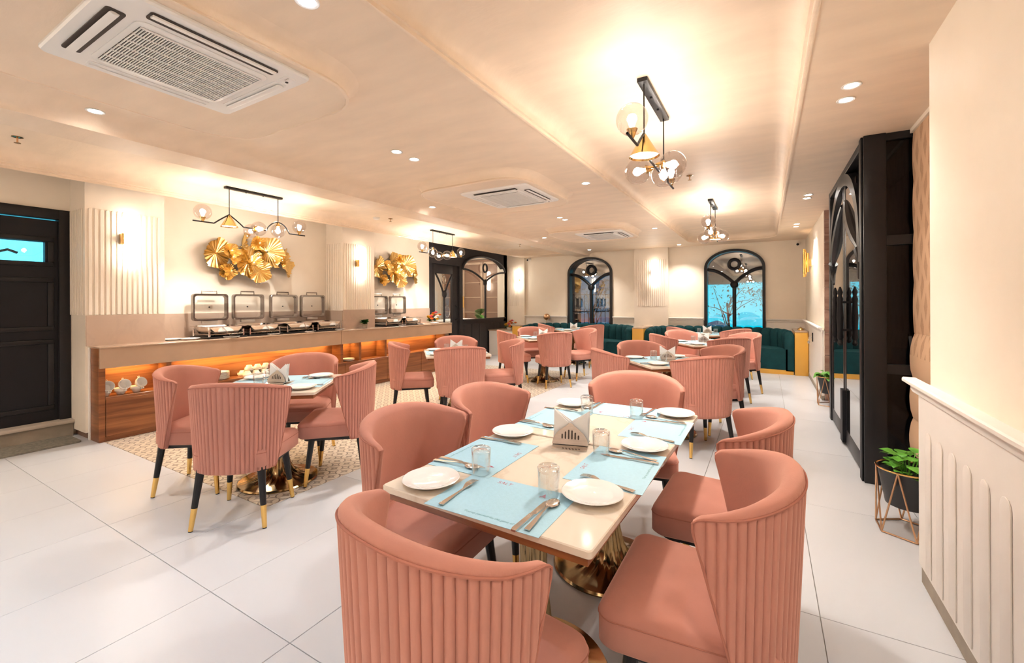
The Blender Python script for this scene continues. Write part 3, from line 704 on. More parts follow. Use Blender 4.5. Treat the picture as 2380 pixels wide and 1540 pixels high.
# front table: two square tables pushed together
MT = (-.712, 1.765); MR = -2.0
n_ = off(MT, MR, (0, -.378)); f_ = off(MT, MR, (0, .378))
table(*n_, MR, 'nearest square marble table, near half of the front pair laid with pale blue mats')
table(*f_, MR, 'second square marble table, far half of the front pair pushed end to end')
G1 = 'pink chairs round the front table'
chair(-.66, .86, -8.5, 'pink ribbed tub chair nearest the camera, its back filling the bottom of the picture', G1)
chair(-.17, 1.42, 90, 'pink tub chair on the near right side of the front table, empty seat in view', G1)
chair(-.165, 2.10, 88, 'pink tub chair on the far right side of the front table', G1)
chair(-1.215, 1.405, -88, 'pink tub chair on the near left side of the front table, lit bluish', G1)
chair(-1.21, 1.99, -93, 'pink tub chair on the far left side of the front table', G1)
chair(-.70, 2.69, 192, 'pink tub chair at the far end of the front table, facing the camera', G1)
CL = [  # centre, rotation, name, per-chair tweaks (F,R,B,L): dx, dy, ddeg
    ((-3.17, 1.94), 38, 'the left table', {'F': (.0, .0, -2), 'R': (-.09, -.03, 2)}),
    ((-3.25, 4.21), 44, 'the middle table at the buffet', {'F': (-.02, 0, 0), 'R': (.05, .02, 0), 'B': (.06, .03, 0)}),
    ((-3.27, 6.63), 45, 'the table on far patterned tiles', {'R': (.12, .08, 8)}),
    ((-.87, 4.62), 40, 'the table behind the front table', {}),
    ((-.79, 6.86), 38, 'the table before the right sofa', {'R': (.03, 0, 0)}),
]
SIDE = {'F': (0, 'back to camera at'), 'R': (90, 'on the right side of'), 'B': (180, 'on the far side of'), 'L': (270, 'on the left side of')}
for c, rot, nm, tw in CL:
    table(*c, rot, 'square marble dining table: ' + nm)
    for k, (da, txt) in SIDE.items():
        o = off(c, rot + da, (0, -.53)); d = tw.get(k, (0, 0, 0))
        chair(o[0] + d[0], o[1] + d[1], rot + da + d[2], 'pink ribbed tub chair %s %s' % (txt, nm), 'pink chairs round ' + nm)
table(-3.60, 8.80, 45, 'square marble table inside the curve of the left teal sofa')
table(-.95, 8.80, 45, 'square marble table inside the curve of the right teal sofa')
chair(-3.97, 8.42, 315, 'pink tub chair on the left of the table at the left teal sofa', 'pink chairs facing the sofas')
chair(-3.12, 8.50, 62, 'pink tub chair on the right of the table at the left teal sofa', 'pink chairs facing the sofas')
chair(-1.32, 8.42, 315, 'pink tub chair on the left of the table at the right teal sofa', 'pink chairs facing the sofas')
chair(-.50, 8.36, 45, 'pink tub chair on the right of the table at the right teal sofa', 'pink chairs facing the sofas')

# ================================================================== SOFAS
def sofa(cx, hw, label):
    y0, dp = 9.22, .90
    s = thing('curved_sofa', label, 'sofa', (cx, y0, 0), 0, 'teal curved sofas')
    nC = 19
    def P(u, ins=0.0):   # u 0..1 round the U, inset towards the inside
        a = PI * (1 - u); n = 3.0
        return ((hw - ins) * math.copysign(abs(math.cos(a)) ** (2 / n), math.cos(a)), (dp - ins) * max(0, math.sin(a)) ** (2 / n))
    # arc length table so that the channels come out even
    N = 400; L = [0.0]
    for i in range(N):
        p, q = P(i / N), P((i + 1) / N); L.append(L[-1] + math.dist(p, q))
    def atlen(t):
        t *= L[-1]
        for i in range(N):
            if L[i + 1] >= t: return (i + (t - L[i]) / max(1e-9, L[i + 1] - L[i])) / N
        return 1.0
    for c in range(nC):
        rows = []
        for j in range(9):
            t = (c + j / 8) / nC; u = atlen(t); b = .028 * math.sin(PI * j / 8) ** .5
            o_, i_ = P(u, 0), P(u, .13 + b); m_ = P(u, .065)
            zt = .80 - .03 * (1 - math.sin(PI * j / 8) ** .4) - (.05 * (abs(t - .5) * 2) ** 6)
            rows.append([(*o_, .06), (*o_, zt - .05), (*P(u, .02), zt - .012), (*m_, zt), (*P(u, .11 + b * .6), zt - .012), (*i_, zt - .06), (*i_, .60), (*P(u, .13 + b * .8), .40), (*P(u, .13), .06)])
        MB().loft(rows).build('channel', 'teal_velvet', s, angle=60)
    rows = []
    for j in range(61):
        u = atlen(j / 60); a, b = P(u, .10), P(u, .56); a2 = P(u, .54)
        rows.append([(*a, .08), (*a, .45), (*P(u, .5), .455), (*a2, .445), (*b, .41), (*b, .09)])
    MB().loft(rows).build('seat', 'teal_velvet', s, angle=50)
    rows = [[(*P(atlen(j / 60), .01), 0), (*P(atlen(j / 60), .01), .075), (*P(atlen(j / 60), .57), .085), (*P(atlen(j / 60), .57), 0)] for j in range(61)]
    MB().loft(rows).build('plinth', 'gold_laminate', s, angle=50)
    return s
sofa(-3.80, 1.33, 'teal channel-tufted curved sofa under the smaller arched window')
sofa(-.885, 1.31, 'teal channel-tufted curved sofa under the wider arched window')
def planter_box(x0, x1, h, label):
    o = thing('divider_box', label, 'divider', ((x0 + x1) / 2, 9.68, 0)); w = (x1 - x0) / 2
    B(-w, w, -.5, .48, 0, h - .02).build('body', 'gold_laminate', o, bevel=.003); B(-w - .003, w + .003, -.505, .48, h - .02, h).build('top', 'counter_stone', o)
planter_box(.432, .632, .785, 'mustard yellow divider box between the right teal sofa and the side wall')
planter_box(-2.44, -2.21, .77, 'mustard yellow divider box between the two teal sofas')
planter_box(-5.36, -5.14, .75, 'mustard yellow divider box at the left end of the left teal sofa')
o = thing('console', 'low white console with a stone top against the black partition', 'console', (-5.72, 9.5, 0))
B(-.34, .34, -.28, .4, 0, .60).build('body', 'white_paint', o); B(-.36, .35, -.30, .4, .60, .625).build('top', 'counter_stone', o, bevel=.003)

# ================================================================== BUFFET
bf = thing('buffet_counter', 'long walnut buffet counter with a beige stone top along the left wall', 'counter', (0, 0, 0))
XF, YB0, YB1, CT = -5.45, 1.585, 6.93, .91
def bpart(nm, mt, *b, bevel=.002):
    return B(*b).build(nm, mt, bf, bevel=bevel, bseg=1)
bpart('end_panel', 'walnut', -5.70, XF - .02, YB0, YB0 + .05, 0, CT - .012)
bpart('white_filler', 'white_paint', -5.70, -5.665, YB0 - .012, YB0, 0, CT - .01)
for y0, y1 in ((YB0, 4.30), (4.303, YB1)):
    bpart('stone_top', 'counter_stone', -6.10, XF + .005, y0, y1, CT - .015, CT)
    bpart('stone_apron', 'counter_stone', XF - .02, XF, y0 + .004, y1, CT - .205, CT - .016)
bpart('back_board', 'walnut', -5.695, -5.68, YB0 + .05, YB1 - .02, .40, .72)
bpart('shelf', 'walnut', -5.68, XF - .015, YB0 + .05, YB1 - .02, .40, .425)
bpart('plinth', 'walnut', -5.66, XF - .03, YB0 + .05, YB1 - .02, 0, .05)
ys = [YB0 + .05, 2.52, 3.45, 4.38, 5.22, 6.05, YB1 - .02]
for a, b in zip(ys[:-1], ys[1:]): bpart('front_panel', 'walnut', XF - .035, XF - .015, a + .003, b - .003, .05, .40)
for y in (2.13, 4.31, 4.65, 5.18, 6.72): bpart('upright', 'walnut', -5.68, XF - .03, y, y + .045, .425, .71)
bpart('end_post', 'black_satin', XF - .06, XF - .02, YB1 - .03, YB1, 0, .71)
for k, (y0, y1) in enumerate(((1.66, 2.1), (2.2, 4.28), (4.38, 4.63), (4.72, 5.16), (5.25, 6.7))):
    l = bpy.data.lights.new('shelf_strip_light', 'AREA'); l.shape = 'RECTANGLE'; l.size = .02; l.size_y = (y1 - y0) * .92; l.energy = 3.4 * (y1 - y0); l.color = (1.0, .62, .22)
    lo = bpy.data.objects.new('shelf_strip_light', l); COL.objects.link(lo); lo.parent = bf; lo.location = (-5.62, (y0 + y1) / 2, .705)
    B(-5.63, -5.61, y0 + .02, y1 - .02, .709, .716).build('light_strip', 'strip_glow', bf)
sp = struct(MB().box(-6.1, -6.085, 2.2, 4.53, CT, 1.2).box(-6.1, -6.085, 5.16, 7.0, CT, 1.2).box(-5.70, -5.688, 1.56, 2.2, CT, 1.21).box(-5.70, -5.688, 4.53, 5.16, CT, 1.21).box(-6.085, -5.70, 4.515, 4.53, CT, 1.2).build('trim_16', 'marble_splash'))

# ================================================================== CHAFING DISHES
def make_chafer():
    c = thing('chafing_dish', '', 'chafing dish', (0, 0, 0), 0, 'chafing dishes on the buffet')
    MB().box(-.20, .24, -.215, .215, 0, .022).build('tray', 'black_satin', c, bevel=.004)
    fr = MB()
    for sx, sy in ((-.17, -.19), (-.17, .19), (.2, -.19), (.2, .19)): fr.tube([(sx, sy, .02), (sx, sy, .10)], .010, 8)
    fr.tube([(-.17, -.19, .045), (.2, -.19, .045), (.2, .19, .045), (-.17, .19, .045)], .007, 6, True)
    fr.build('stand', 'steel', c)
    def lp(i, z): return [(x, y, z) for x, y in rrect(-.18 + i, .22 - i, -.20 + i, .20 - i, .05)]
    MB().loft([lp(.045, .05), lp(.035, .052), lp(.012, .10), lp(.0, .13), lp(-.03, .136), lp(-.03, .142), lp(.005, .142), lp(.02, .12), lp(.035, .075)]).build('pan', 'steel', c)
    for k in range(9): B(.17, .177, -.13 + .03 * k, -.118 + .03 * k, .03, .04).build('vent_hole', 'black_paint', c)
    # open lid standing up at the back: rim, glass, handle, hinge
    def ll(i, z): return [(x, y, z) for x, y in rrect(-.20 + i, .20 - i, -.165 + i, .165 - i, .035)]
    X_ = T(-.21, 0, .365) @ Matrix(((0, 0, 1, 0), (1, 0, 0, 0), (0, 1, 0, 0), (0, 0, 0, 1)))
    lid = MB().loft([ll(0, .045), ll(.004, .05), ll(.02, .05), ll(.027, .02), ll(.027, -.004), ll(.008, -.008), ll(.0, 0)], True, False, False, wrap=True, xf=X_).build('lid', 'dark_steel', c)
    MB().prism(rrect(-.178, .178, -.143, .143, .02), -.0005, .0005, X_).build('lid_glass', 'clear_glass', lid)
    MB().lathe([(.008, -.006), (.009, 0), (.008, .006)], 10, X_).build('vent_knob', 'black_satin', lid)
    MB().tube([(-.085, .165, .0), (-.085, .20, .0), (.085, .20, .0), (.085, .165, .0)], .008, 8, xf=X_).build('handle', 'dark_steel', lid)
    MB().box(-.09, .09, -.2, -.165, -.01, .02, X_).build('hinge', 'brushed_steel', lid, bevel=.005)
    return c
cf = make_chafer(); first = True
for y, nm in ((2.77, 'first chafing dish from the kitchen door, its glass lid raised'), (3.23, 'second chafing dish from the kitchen door, lid raised'), (3.72, 'third chafing dish, lid raised, under the gold wall flowers'), (4.18, 'fourth chafing dish, lid raised, beside the fluted pier'), (5.48, 'chafing dish half hidden behind the second fluted pier'), (5.94, 'last chafing dish, beside the flower arrangement')):
    if first: c = cf; c['label'] = 'steel ' + nm; c.location = (-5.76, y, CT); first = False
    else: dup(cf, 'steel ' + nm, (-5.76, y, CT))

# ================================================================== CROCKERY MESHES
PLATE = MB().lathe([(.001, .004), (.052, .004), (.055, 0), (.062, 0), (.066, .005), (.092, .014), (.096, .017), (.093, .019), (.066, .010), (.060, .007), (.001, .007)], 40).mesh('plate', 'porcelain', angle=50)
GLASS = MB().lathe([(.031, .0), (.033, .002), (.033, .03), (.035, .075), (.034, .088), (.029, .092), (.002, .090), (.002, .080), (.026, .080), (.032, .074), (.031, .03), (.0295, .0)], 28, cap0=False, cap1=False).mesh('glass', 'tumbler_glass', angle=50)
def cup_mesh():
    return MB().lathe([(.001, .002), (.026, 0), (.03, .004), (.042, .03), (.05, .036), (.052, .062), (.05, .064), (.047, .06), (.044, .036), (.03, .01), (.001, .008)], 24).mesh('soup_cup', 'porcelain', angle=50)
CUP = cup_mesh()
MB_EAR = MB().tube([(.048, 0, .055), (.066, 0, .05), (.066, 0, .036), (.048, 0, .034)], .005, 6).mesh('ear', 'porcelain')
def cup(loc, rot, label, group):
    o = put('soup_cup', CUP, None, loc, rot); tag(o, label, 'cup', group)
    for a in (0, PI): put('ear', MB_EAR, o, (0, 0, 0), (0, 0, a))
ord_ = ('first', 'second', 'third', 'fourth', 'fifth', 'sixth', 'seventh', 'eighth', 'ninth', 'tenth')
for i, y in enumerate((1.655, 1.775, 1.90)):
    cup((-5.55, y, .425), (0, 0, .3), '%s lower cream soup cup on the lit shelf from the walnut end panel' % ord_[i], 'soup cups on the shelf')
    cup((-5.545, y + .005, .505), (0, 1.15, .2 * i), '%s tilted cream soup cup resting on another from the walnut end panel' % ord_[i], 'soup cups on the shelf')
for i in range(8):
    tag(put('shelf_plate', PLATE, None, (-5.575, 2.70, .425 + .0105 * i), (0, 0, .2 * i)), 'white plate, %s from the bottom of the shelf stack seen past the left chair' % ord_[i], 'plate', 'plates stacked on the shelf')
for i in range(3):
    tag(put('shelf_plate', PLATE, None, (-5.575, 4.52, .425 + .0105 * i)), 'white plate, %s from the bottom of the short stack in the small lit niche' % ord_[i], 'plate', 'plates stacked in the niche')
k = 0
for r, (x, z, n) in enumerate(((-5.515, .425, 5), (-5.622, .425, 5))):
    for i in range(n):
        cup((x, 2.98 + .105 * i, z + .064), (PI, 0, .5), '%s upturned cream cup of the %s row on the shelf behind the left table' % (ord_[i], ('front', 'rear')[r]), 'upturned cups on the shelf')
for i in range(4):
    cup((-5.57, 3.03 + .105 * i, .553), (PI, 0, .2), '%s upturned cream cup of the top row behind the left table' % ord_[i], 'upturned cups on the shelf')
for i, (x, y) in enumerate(((-5.76, 2.30), (-5.66, 2.43), (-5.53, 2.80), (-5.56, 3.32), (-5.56, 3.84), (-5.56, 4.33), (-5.55, 5.62), (-5.55, 6.10), (-5.58, 6.55))):
    tag(put('serving_plate', PLATE, None, (x, y, CT)), 'white serving plate on the buffet stone, %s from the kitchen door' % ord_[i], 'plate', 'plates on the buffet')
    if i >= 2 and i < 8:
        s_ = thing('serving_spoon', 'steel serving spoon on the buffet plate, %s from the kitchen door' % ord_[i - 2], 'spoon', (x, y, CT + .017), .6 + .3 * i, 'serving spoons on the buffet')
        MB().loft([[(-w, yy, zz), (w, yy, zz), (w, yy, zz + .003), (-w, yy, zz + .003)] for w, yy, zz in ((.006, -.12, .012), (.004, -.02, .010), (.005, .02, .006))]).build('handle', 'steel', s_)
        MB().sphere((0, .045, .008), .03, 12, 8, (.75, 1, .25)).build('bowl', 'steel', s_)
# ================================================================== TABLE SETTINGS
def text_mesh(body, size, mt, shear=0.0):
    cu = bpy.data.curves.new('print', 'FONT'); cu.body = body; cu.size = size; cu.align_x = 'CENTER'; cu.align_y = 'CENTER'; cu.shear = shear
    o = bpy.data.objects.new('print', cu); COL.objects.link(o)
    dg = bpy.context.evaluated_depsgraph_get(); me = bpy.data.meshes.new_from_object(o.evaluated_get(dg))
    COL.objects.unlink(o); bpy.data.objects.remove(o); me.materials.clear(); me.materials.append(MATS[mt]); return me
LOGO = text_mesh('SALT', .024, 'print_red', .15); LINE = text_mesh('\u201cFuel up yourself for the game of life\u201d', .0125, 'print_teal', .25)
MAT_ = MB().box(-.193, .193, -.135, .135, 0, .0012).mesh('placemat', 'placemat')
ARROW = MB().prism([(0, .016), (.011, -.012), (0, -.006), (-.011, -.012)], 0, .0003).mesh('arrow_mark', 'print_red')
def fork_mesh():
    m = MB(); z = lambda y: .003 + .010 * max(0, (y - .02) / .08) * (1 - max(0, (y - .02) / .08)) * 2.2
    def strip_(ws): m.loft([[(cx - w, y, z(y)), (cx + w, y, z(y)), (cx + w, y, z(y) + .002), (cx - w, y, z(y) + .002)] for cx, w, y in ws])
    strip_([(0, .0085, -.10), (0, .007, -.06), (0, .0035, -.01), (0, .0035, .02), (0, .009, .042), (0, .0115, .052), (0, .0115, .058)])
    for k in range(4): strip_([(-.0093 + .0062 * k, .0022, .056), (-.0093 + .0062 * k, .0019, .075), (-.0093 + .0062 * k, .0012, .097)])
    return m.mesh('fork', 'steel')
def spoon_mesh():
    m = MB(); m.loft([[(-w, y, z), (w, y, z), (w, y, z + .002), (-w, y, z + .002)] for w, y, z in ((.0085, -.10, .003), (.007, -.06, .004), (.0035, 0, .009), (.0035, .03, .009), (.006, .045, .005))])
    m.sphere((0, .07, .006), .03, 16, 10, (.68, 1, .2)); return m.mesh('spoon', 'steel')
def knife_mesh():
    m = MB(); m.loft([[(-w, y, .0), (w, y, .0), (w, y, h), (-w, y, h)] for w, y, h in ((.007, -.11, .005), (.0085, -.10, .006), (.007, -.01, .006), (.0085, .0, .003), (.010, .04, .0022), (.0095, .08, .0022), (.001, .105, .002))])
    return m.mesh('knife', 'steel')
FORK, SPOON, KNIFE = fork_mesh(), spoon_mesh(), knife_mesh()
ZM = TZ + .0014
def mat_at(x, y, deg, label, k=0):
    o = put('placemat', MAT_, None, (x, y, TZ + .0002 + .0004 * k), (0, 0, math.radians(deg))); tag(o, label, 'placemat', 'pale blue placemats')
    put('tagline', LINE, o, (.03, -.108, .0014)); put('logo', LOGO, o, (-.055, .108, .0014)); put('arrow_mark', ARROW, o, (.10, .085, .0013))
    return o
def lay(me, nm, p, q, label, cat, grp, dz=0.0):
    a = math.atan2(q[1] - p[1], q[0] - p[0]) - PI / 2
    return tag(put(nm, me, None, ((p[0] + q[0]) / 2, (p[1] + q[1]) / 2, ZM + .0004 + dz), (0, 0, a)), label, cat, grp)
FT = 'the front table'
seats = [  # name, mat, fork (tail, tip), knife, spoon
    ('near end', (-.70, 1.132, 0), ((-.839, 1.01), (-.849, 1.21)), ((-.578, 1.0), (-.572, 1.20)), ((-.548, 1.01), (-.552, 1.21))),
    ('near left side', (-.962, 1.44, -90), ((-1.094, 1.60), (-.90, 1.607)), ((-1.095, 1.318), (-.885, 1.316)), ((-1.098, 1.285), (-.90, 1.30))),
    ('near right side', (-.472, 1.57, 90), ((-.362, 1.384), (-.56, 1.425)), ((-.353, 1.665), (-.56, 1.664)), ((-.36, 1.69), (-.555, 1.725))),
    ('far left side', (-.945, 2.06, -90), ((-1.085, 2.235), (-.90, 2.24)), ((-1.08, 1.95), (-.87, 1.93)), ((-1.08, 1.92), (-.88, 1.90))),
    ('far right side', (-.448, 2.13, 90), ((-.345, 1.955), (-.54, 1.99)), ((-.345, 2.262), (-.55, 2.264)), ((-.35, 2.29), (-.55, 2.32))),
    ('far end', (-.685, 2.385, 180), ((-.545, 2.50), (-.565, 2.31)), ((-.84, 2.51), (-.855, 2.32)), ((-.87, 2.51), (-.88, 2.33))),
]
for i, (nm, mt_, fk, kn, spn) in enumerate(seats):
    mat_at(*mt_, 'pale blue printed placemat at the %s of %s' % (nm, FT), i % 2)
    lay(FORK, 'fork', *fk, 'steel fork at the %s of %s' % (nm, FT), 'fork', 'forks on the front table')
    lay(KNIFE, 'knife', *kn, 'steel table knife at the %s of %s' % (nm, FT), 'knife', 'knives on the front table')
    lay(SPOON, 'spoon', *spn, 'steel spoon at the %s of %s' % (nm, FT), 'spoon', 'spoons on the front table')
for (x, y), nm in zip(((-.975, 1.125), (-1.005, 1.725), (-.985, 2.385), (-.468, 1.290), (-.436, 1.825), (-.418, 2.43)), ('near left corner', 'middle of the left edge', 'far left corner', 'near right corner', 'middle of the right edge', 'far right corner')):
    tag(put('side_plate', PLATE, None, (x, y, ZM + .0006)), 'round white side plate at the %s of %s' % (nm, FT), 'plate', 'plates on the front table')
for (x, y), nm in zip(((-.872, 1.272), (-.592, 1.235), (-.570, 1.675), (-.845, 2.25), (-.588, 2.29)), ('beside the near left plate', 'beside the near right plate', 'beside the napkin holder', 'beside the far left plate', 'near the far right plate')):
    tag(put('tumbler', GLASS, None, (x, y, ZM + .0006)), 'clear upturned water glass %s on %s' % (nm, FT), 'glass', 'glasses on the front table')
# napkin holder
def make_holder():
    h = thing('napkin_holder', '', 'napkin holder', (0, 0, 0), 0, 'steel napkin holders')
    pl = [(-.075, 0), (.075, 0)] + [(.075 - .075 * t - .018 * math.sin(PI * t) * -1, .085 * t ** .9) for t in (.15, .3, .5, .7, .88)] + [(.006, .086), (-.006, .086)] + [(-.075 + .075 * t - .018 * math.sin(PI * t), .085 * t ** .9) for t in (.88, .7, .5, .3, .15)]
    for s in (-1, 1):
        X_ = T(0, s * .028, .014) @ RX(90 + s * 10)
        p = MB().prism(pl, -.001, .001, X_).build('plate', 'brushed_steel', h)
        for k in range(6): MB().prism(rrect(-.036 + .0135 * k, -.0295 + .0135 * k, .022, .022 + (.02, .03, .038, .036, .028, .018)[k], .003, 3), -.0016, .0016, X_).build('slot_shade', 'ac_dark', p)  # dark bars on the plate, shade painted in place of cut slots
    MB().loft([[(x, y, z) for y, z in ((-.055, .002), (-.03, .012), (0, .015), (.03, .012), (.055, .002), (.055, .0), (.03, .009), (0, .012), (-.03, .009), (-.055, 0))] for x in (-.072, .072)]).build('foot', 'steel', h)
    return h
NAP = MB(); 
for k in range(3): NAP.prism([(-.07, 0), (.06, 0), (.012 + .012 * k, .068), (-.062 - .004 * k, .135)], -.002, .001, T(0, .007 * k - .006, 0) @ RX(90 - 3 * k))
NAP = NAP.mesh('paper_napkin', 'paper')
NAP2 = MB()
for k in range(3): NAP2.prism([(.07, 0), (-.06, 0), (-.008 - .012 * k, .068), (.066 + .004 * k, .132)], -.002, .001, T(0, .007 * k - .009, 0) @ RX(90 - 3 * k))
NAP2 = NAP2.mesh('paper_napkin', 'paper')
H0 = make_holder(); hu = [0]
def holder(x, y, deg, nm):
    lb = 'steel napkin holder standing on ' + nm
    if not hu[0]: hu[0] = 1; o = H0; o['label'] = lb; o.location = (x, y, ZM); o.rotation_euler = (0, 0, math.radians(deg))
    else: dup(H0, lb, (x, y, ZM), math.radians(deg))
    for me, s, w in ((NAP, .004, 'left-leaning'), (NAP2, .004, 'right-leaning')):
        p = off((x, y), deg, (-.004 if me is NAP else .004, 0))
        tag(put('paper_napkin', me, None, (p[0], p[1], ZM + .016), (0, 0, math.radians(deg))), '%s folded white napkins in the holder on %s' % (w, nm), 'napkin', 'napkins in holders')
holder(-.71, 1.70, 14, FT)
SN = {'F': 'camera side', 'R': 'right side', 'B': 'far side', 'L': 'left side'}
def settings(c, rot, nm, glasses, cutlery):
    holder(*off(c, 0, (0, .0)), 20, nm)
    for i, (k, (da, _)) in enumerate(SIDE.items()):
        a = rot + da; p = off(c, a, (0, -.222))
        mat_at(*p, a, 'pale blue placemat on the %s of %s' % (SN[k], nm), i)
        tag(put('side_plate', PLATE, None, (*off(c, a, (-.235, -.245)), ZM + .002)), 'round white side plate on the %s of %s' % (SN[k], nm), 'plate', 'plates on ' + nm)
        if k in glasses: tag(put('tumbler', GLASS, None, (*off(c, a, (.10, -.10)), ZM + .002)), 'clear upturned water glass on the %s of %s' % (SN[k], nm), 'glass', 'glasses on ' + nm)
        if cutlery:
            for me, n2, cat, x in ((FORK, 'fork', 'fork', -.125), (KNIFE, 'knife', 'knife', .14), (SPOON, 'spoon', 'spoon', .165)):
                lay(me, n2, off(c, a, (x, -.35)), off(c, a, (x, -.16)), 'steel %s on the %s of %s' % (n2, SN[k], nm), cat, cat + ' set on ' + nm, .0012)
for i, (c, rot, nm, tw) in enumerate(CL): settings(c, rot, nm, ('BL', 'BF', 'BF', 'BLR', 'BRL')[i], i != 1)
settings((-3.60, 8.80), 45, 'the table at the left teal sofa', '', False)
settings((-.95, 8.80), 45, 'the table at the right teal sofa', 'FB', False)

# ================================================================== LAMPS
def make_pendant():
    p = thing('linear_pendant', '', 'pendant lamp', (0, 0, 0), 0, 'linear globe pendants')
    zb, zp = 2.205 - ZT, 2.325 - ZT
    MB().box(-.03, .03, -.33, .33, -.025, 0).build('canopy', 'black_satin', p, bevel=.003)
    for y in (-.285, .285): MB().tube([(0, y, -.02), (0, y, zp)], .0045, 8).build('drop_rod', 'black_satin', p); 
    for y in (-.1, .1): MB().sphere((0, y, -.028), .008, 10, 6).build('canopy_screw', 'black_paint', p)
    pts = []
    for i in range(121):
        y = -.65 + 1.3 * i / 120; b = 0
        d1_ = abs(y + .285); d2_ = abs(y - .285)
        if d1_ < .17: b = max(0, (1 - d1_ / .155)) ** .9 if d1_ < .155 else 0
        if d2_ < .15: b = (max(0, 1 - (d2_ / .145) ** 2)) ** .8 if d2_ < .145 else 0
        pts.append((0, y, zb + (zp - zb) * b))
    MB().tube(pts, .0075, 8).build('wave_bar', 'black_satin', p)
    MB().lathe([(.006, 0), (.012, -.004), (.088, -.135), (.085, -.135), (.012, -.012)], 32, T(0, -.285, zp - .004), cap0=False, cap1=False).build('cone_shade', 'brass', p)
    MB().lathe([(.001, -.118), (.076, -.118), (.076, -.124), (.001, -.124)], 32, T(0, -.285, zp - .004)).build('diffuser', 'cone_glow', p)
    light('cone_lamp', 'SPOT', (0, -.285, zp - .14), E_CONE * 5, NEUT, p, .06, 130, .5, (0, 0, 0))
    R = .085
    def globe(base, d):   # d: direction from socket to globe
        d = Vector(d).normalized(); q = Vector((0, 0, 1)).rotation_difference(d).to_matrix().to_4x4(); X_ = T(*base) @ q
        ce_ = .105
        g = MB()
        g.lathe([(.020, .032)] + [(R * math.sin(a), ce_ - R * math.cos(a) * 1.0) for a in [PI * (i / 18) for i in range(3, 18)]] + [(.001, ce_ + R)], 32, X_, cap0=False)
        g = g.build('globe', 'smoked_globe', p, angle=70)
        MB().lathe([(.004, 0), (.010, .004), (.030, .052), (.026, .054), (.008, .015)], 16, X_).build('socket', 'brass', g)
        MB().lathe([(.008, .055), (.017, .078), (.021, .10), (.016, .118), (.001, .126)], 16, X_).build('bulb', 'bulb_glow', g)
        light('bulb_lamp', 'POINT', X_ @ Vector((0, 0, .1)), E_BULB, (1.0, 0.93, 0.82), p, .03)
    globe((0, -.555, zb), (0, 0, 1)); globe((0, .57, zb), (0, 0, 1))
    globe((0, .285, zp), (0, 0, -1)); globe((.01, -.03, zb), (1, .1, -.12)); globe((-.01, .03, zb), (-1, -.1, -.12))
    return p
P0 = make_pendant()
P0['label'] = 'black bar pendant with smoked globes over the near end of the buffet'; P0.location = (-5.25, 2.93, ZT)
dup(P0, 'black bar pendant with smoked globes before the black partition door', (-5.235, 6.40, ZT), PI)
dup(P0, 'large black bar pendant with smoked globes, nearest the camera', (-.625, 2.92, ZT), 0)
dup(P0, 'small black bar pendant with smoked globes over the table before the right sofa', (-.62, 6.46, ZT), PI)
dup(P0, 'black bar pendant with smoked globes added unseen behind the camera on the right', (-.625, -1.95, ZT), PI)  # extra pendant out of view, added to light the chair backs
dup(P0, 'black bar pendant with smoked globes added unseen behind the camera on the left', (-5.25, -.9, ZT), PI)  # second added pendant, never in view, more light from behind
# recessed downlights
RING = MB().lathe([(.032, 0), (.046, 0), (.048, -.003), (.044, -.006), (.034, -.004)], 24, cap0=False, cap1=False).mesh('trim_ring', 'ac_white')
LENS = MB().lathe([(.001, -.001), (.034, -.001), (.034, -.003), (.001, -.003)], 20).mesh('lens', 'down_glow')
LENSC = MB().lathe([(.001, -.001), (.04, -.001), (.04, -.003), (.001, -.003)], 20).mesh('lens_cool', 'down_glow_cool')
def down(x, y, label, cool=False, k=1.0, z=ZC, col=None):
    d = thing('downlight', label, 'downlight', (x, y, z), 0, 'recessed ceiling downlights')
    put('trim_ring', RING, d); put('lens', LENSC if cool else LENS, d)
    light('beam', 'SPOT', (0, 0, -.012), (E_COOL if cool else E_DOWN) * k * (1.9 if y > 6 else 1.4 if y > 4 else 0.9), col or (COOL if cool else NEUT), d, .03, 110, .8, (0, 0, 0))
down(-3.59, 1.03, 'single downlight left of the nearest air conditioner')
down(-1.565, 1.08, 'cool white downlight at the top edge of the picture', True)
down(-2.525, 2.52, 'nearer of the paired downlights between the first two air conditioners'); down(-2.535, 2.73, 'farther of the paired downlights between the first two air conditioners')
down(-3.62, 4.22, 'single downlight beside the left edge of the second air conditioner')
down(-1.57, 4.17, 'single downlight right of the second air conditioner')
down(-2.53, 5.68, 'nearer of the paired downlights between the last two air conditioners'); down(-2.53, 5.87, 'farther of the paired downlights between the last two air conditioners')
down(-3.58, 7.33, 'single downlight left of the farthest air conditioner'); down(-1.575, 7.33, 'single downlight right of the farthest air conditioner')
down(-3.53, 9.59, 'far downlight above the smaller arched window'); down(-1.59, 9.73, 'far downlight above the fluted pier between the arched windows')
for a, b, nm in ((3.04, 3.24, 'nearest'), (5.93, 6.12, 'middle'), (8.09, 8.37, 'farthest')):
    down(.412, a, 'nearer of the %s pair of downlights on the right soffit' % nm, k=.55); down(.412, b, 'farther of the %s pair of downlights on the right soffit' % nm, k=.55)
for x, y, nm, cl_ in ((-2.53, -.35, 'first behind the camera on the left', True), (-2.53, -.55, 'second behind the camera on the left', True), (-1.57, -1.6, 'behind the camera', True), (-3.6, -1.6, 'far back left behind the camera', False), (.41, .10, 'beside the camera on the right soffit', False), (.41, .30, 'next to the camera on the right soffit', False)):
    down(x, y, 'downlight out of view, ' + nm, cl_, k=.5 if x > 0 else 1.0 if cl_ else 2.0)
# wall-wash spots on the buffet art
for y, nm in ((3.30, 'nearer'), (6.0, 'farther')):
    down(-5.50, y, 'wall washing downlight over the %s gold flower panel' % nm, k=2.2, z=ZT)
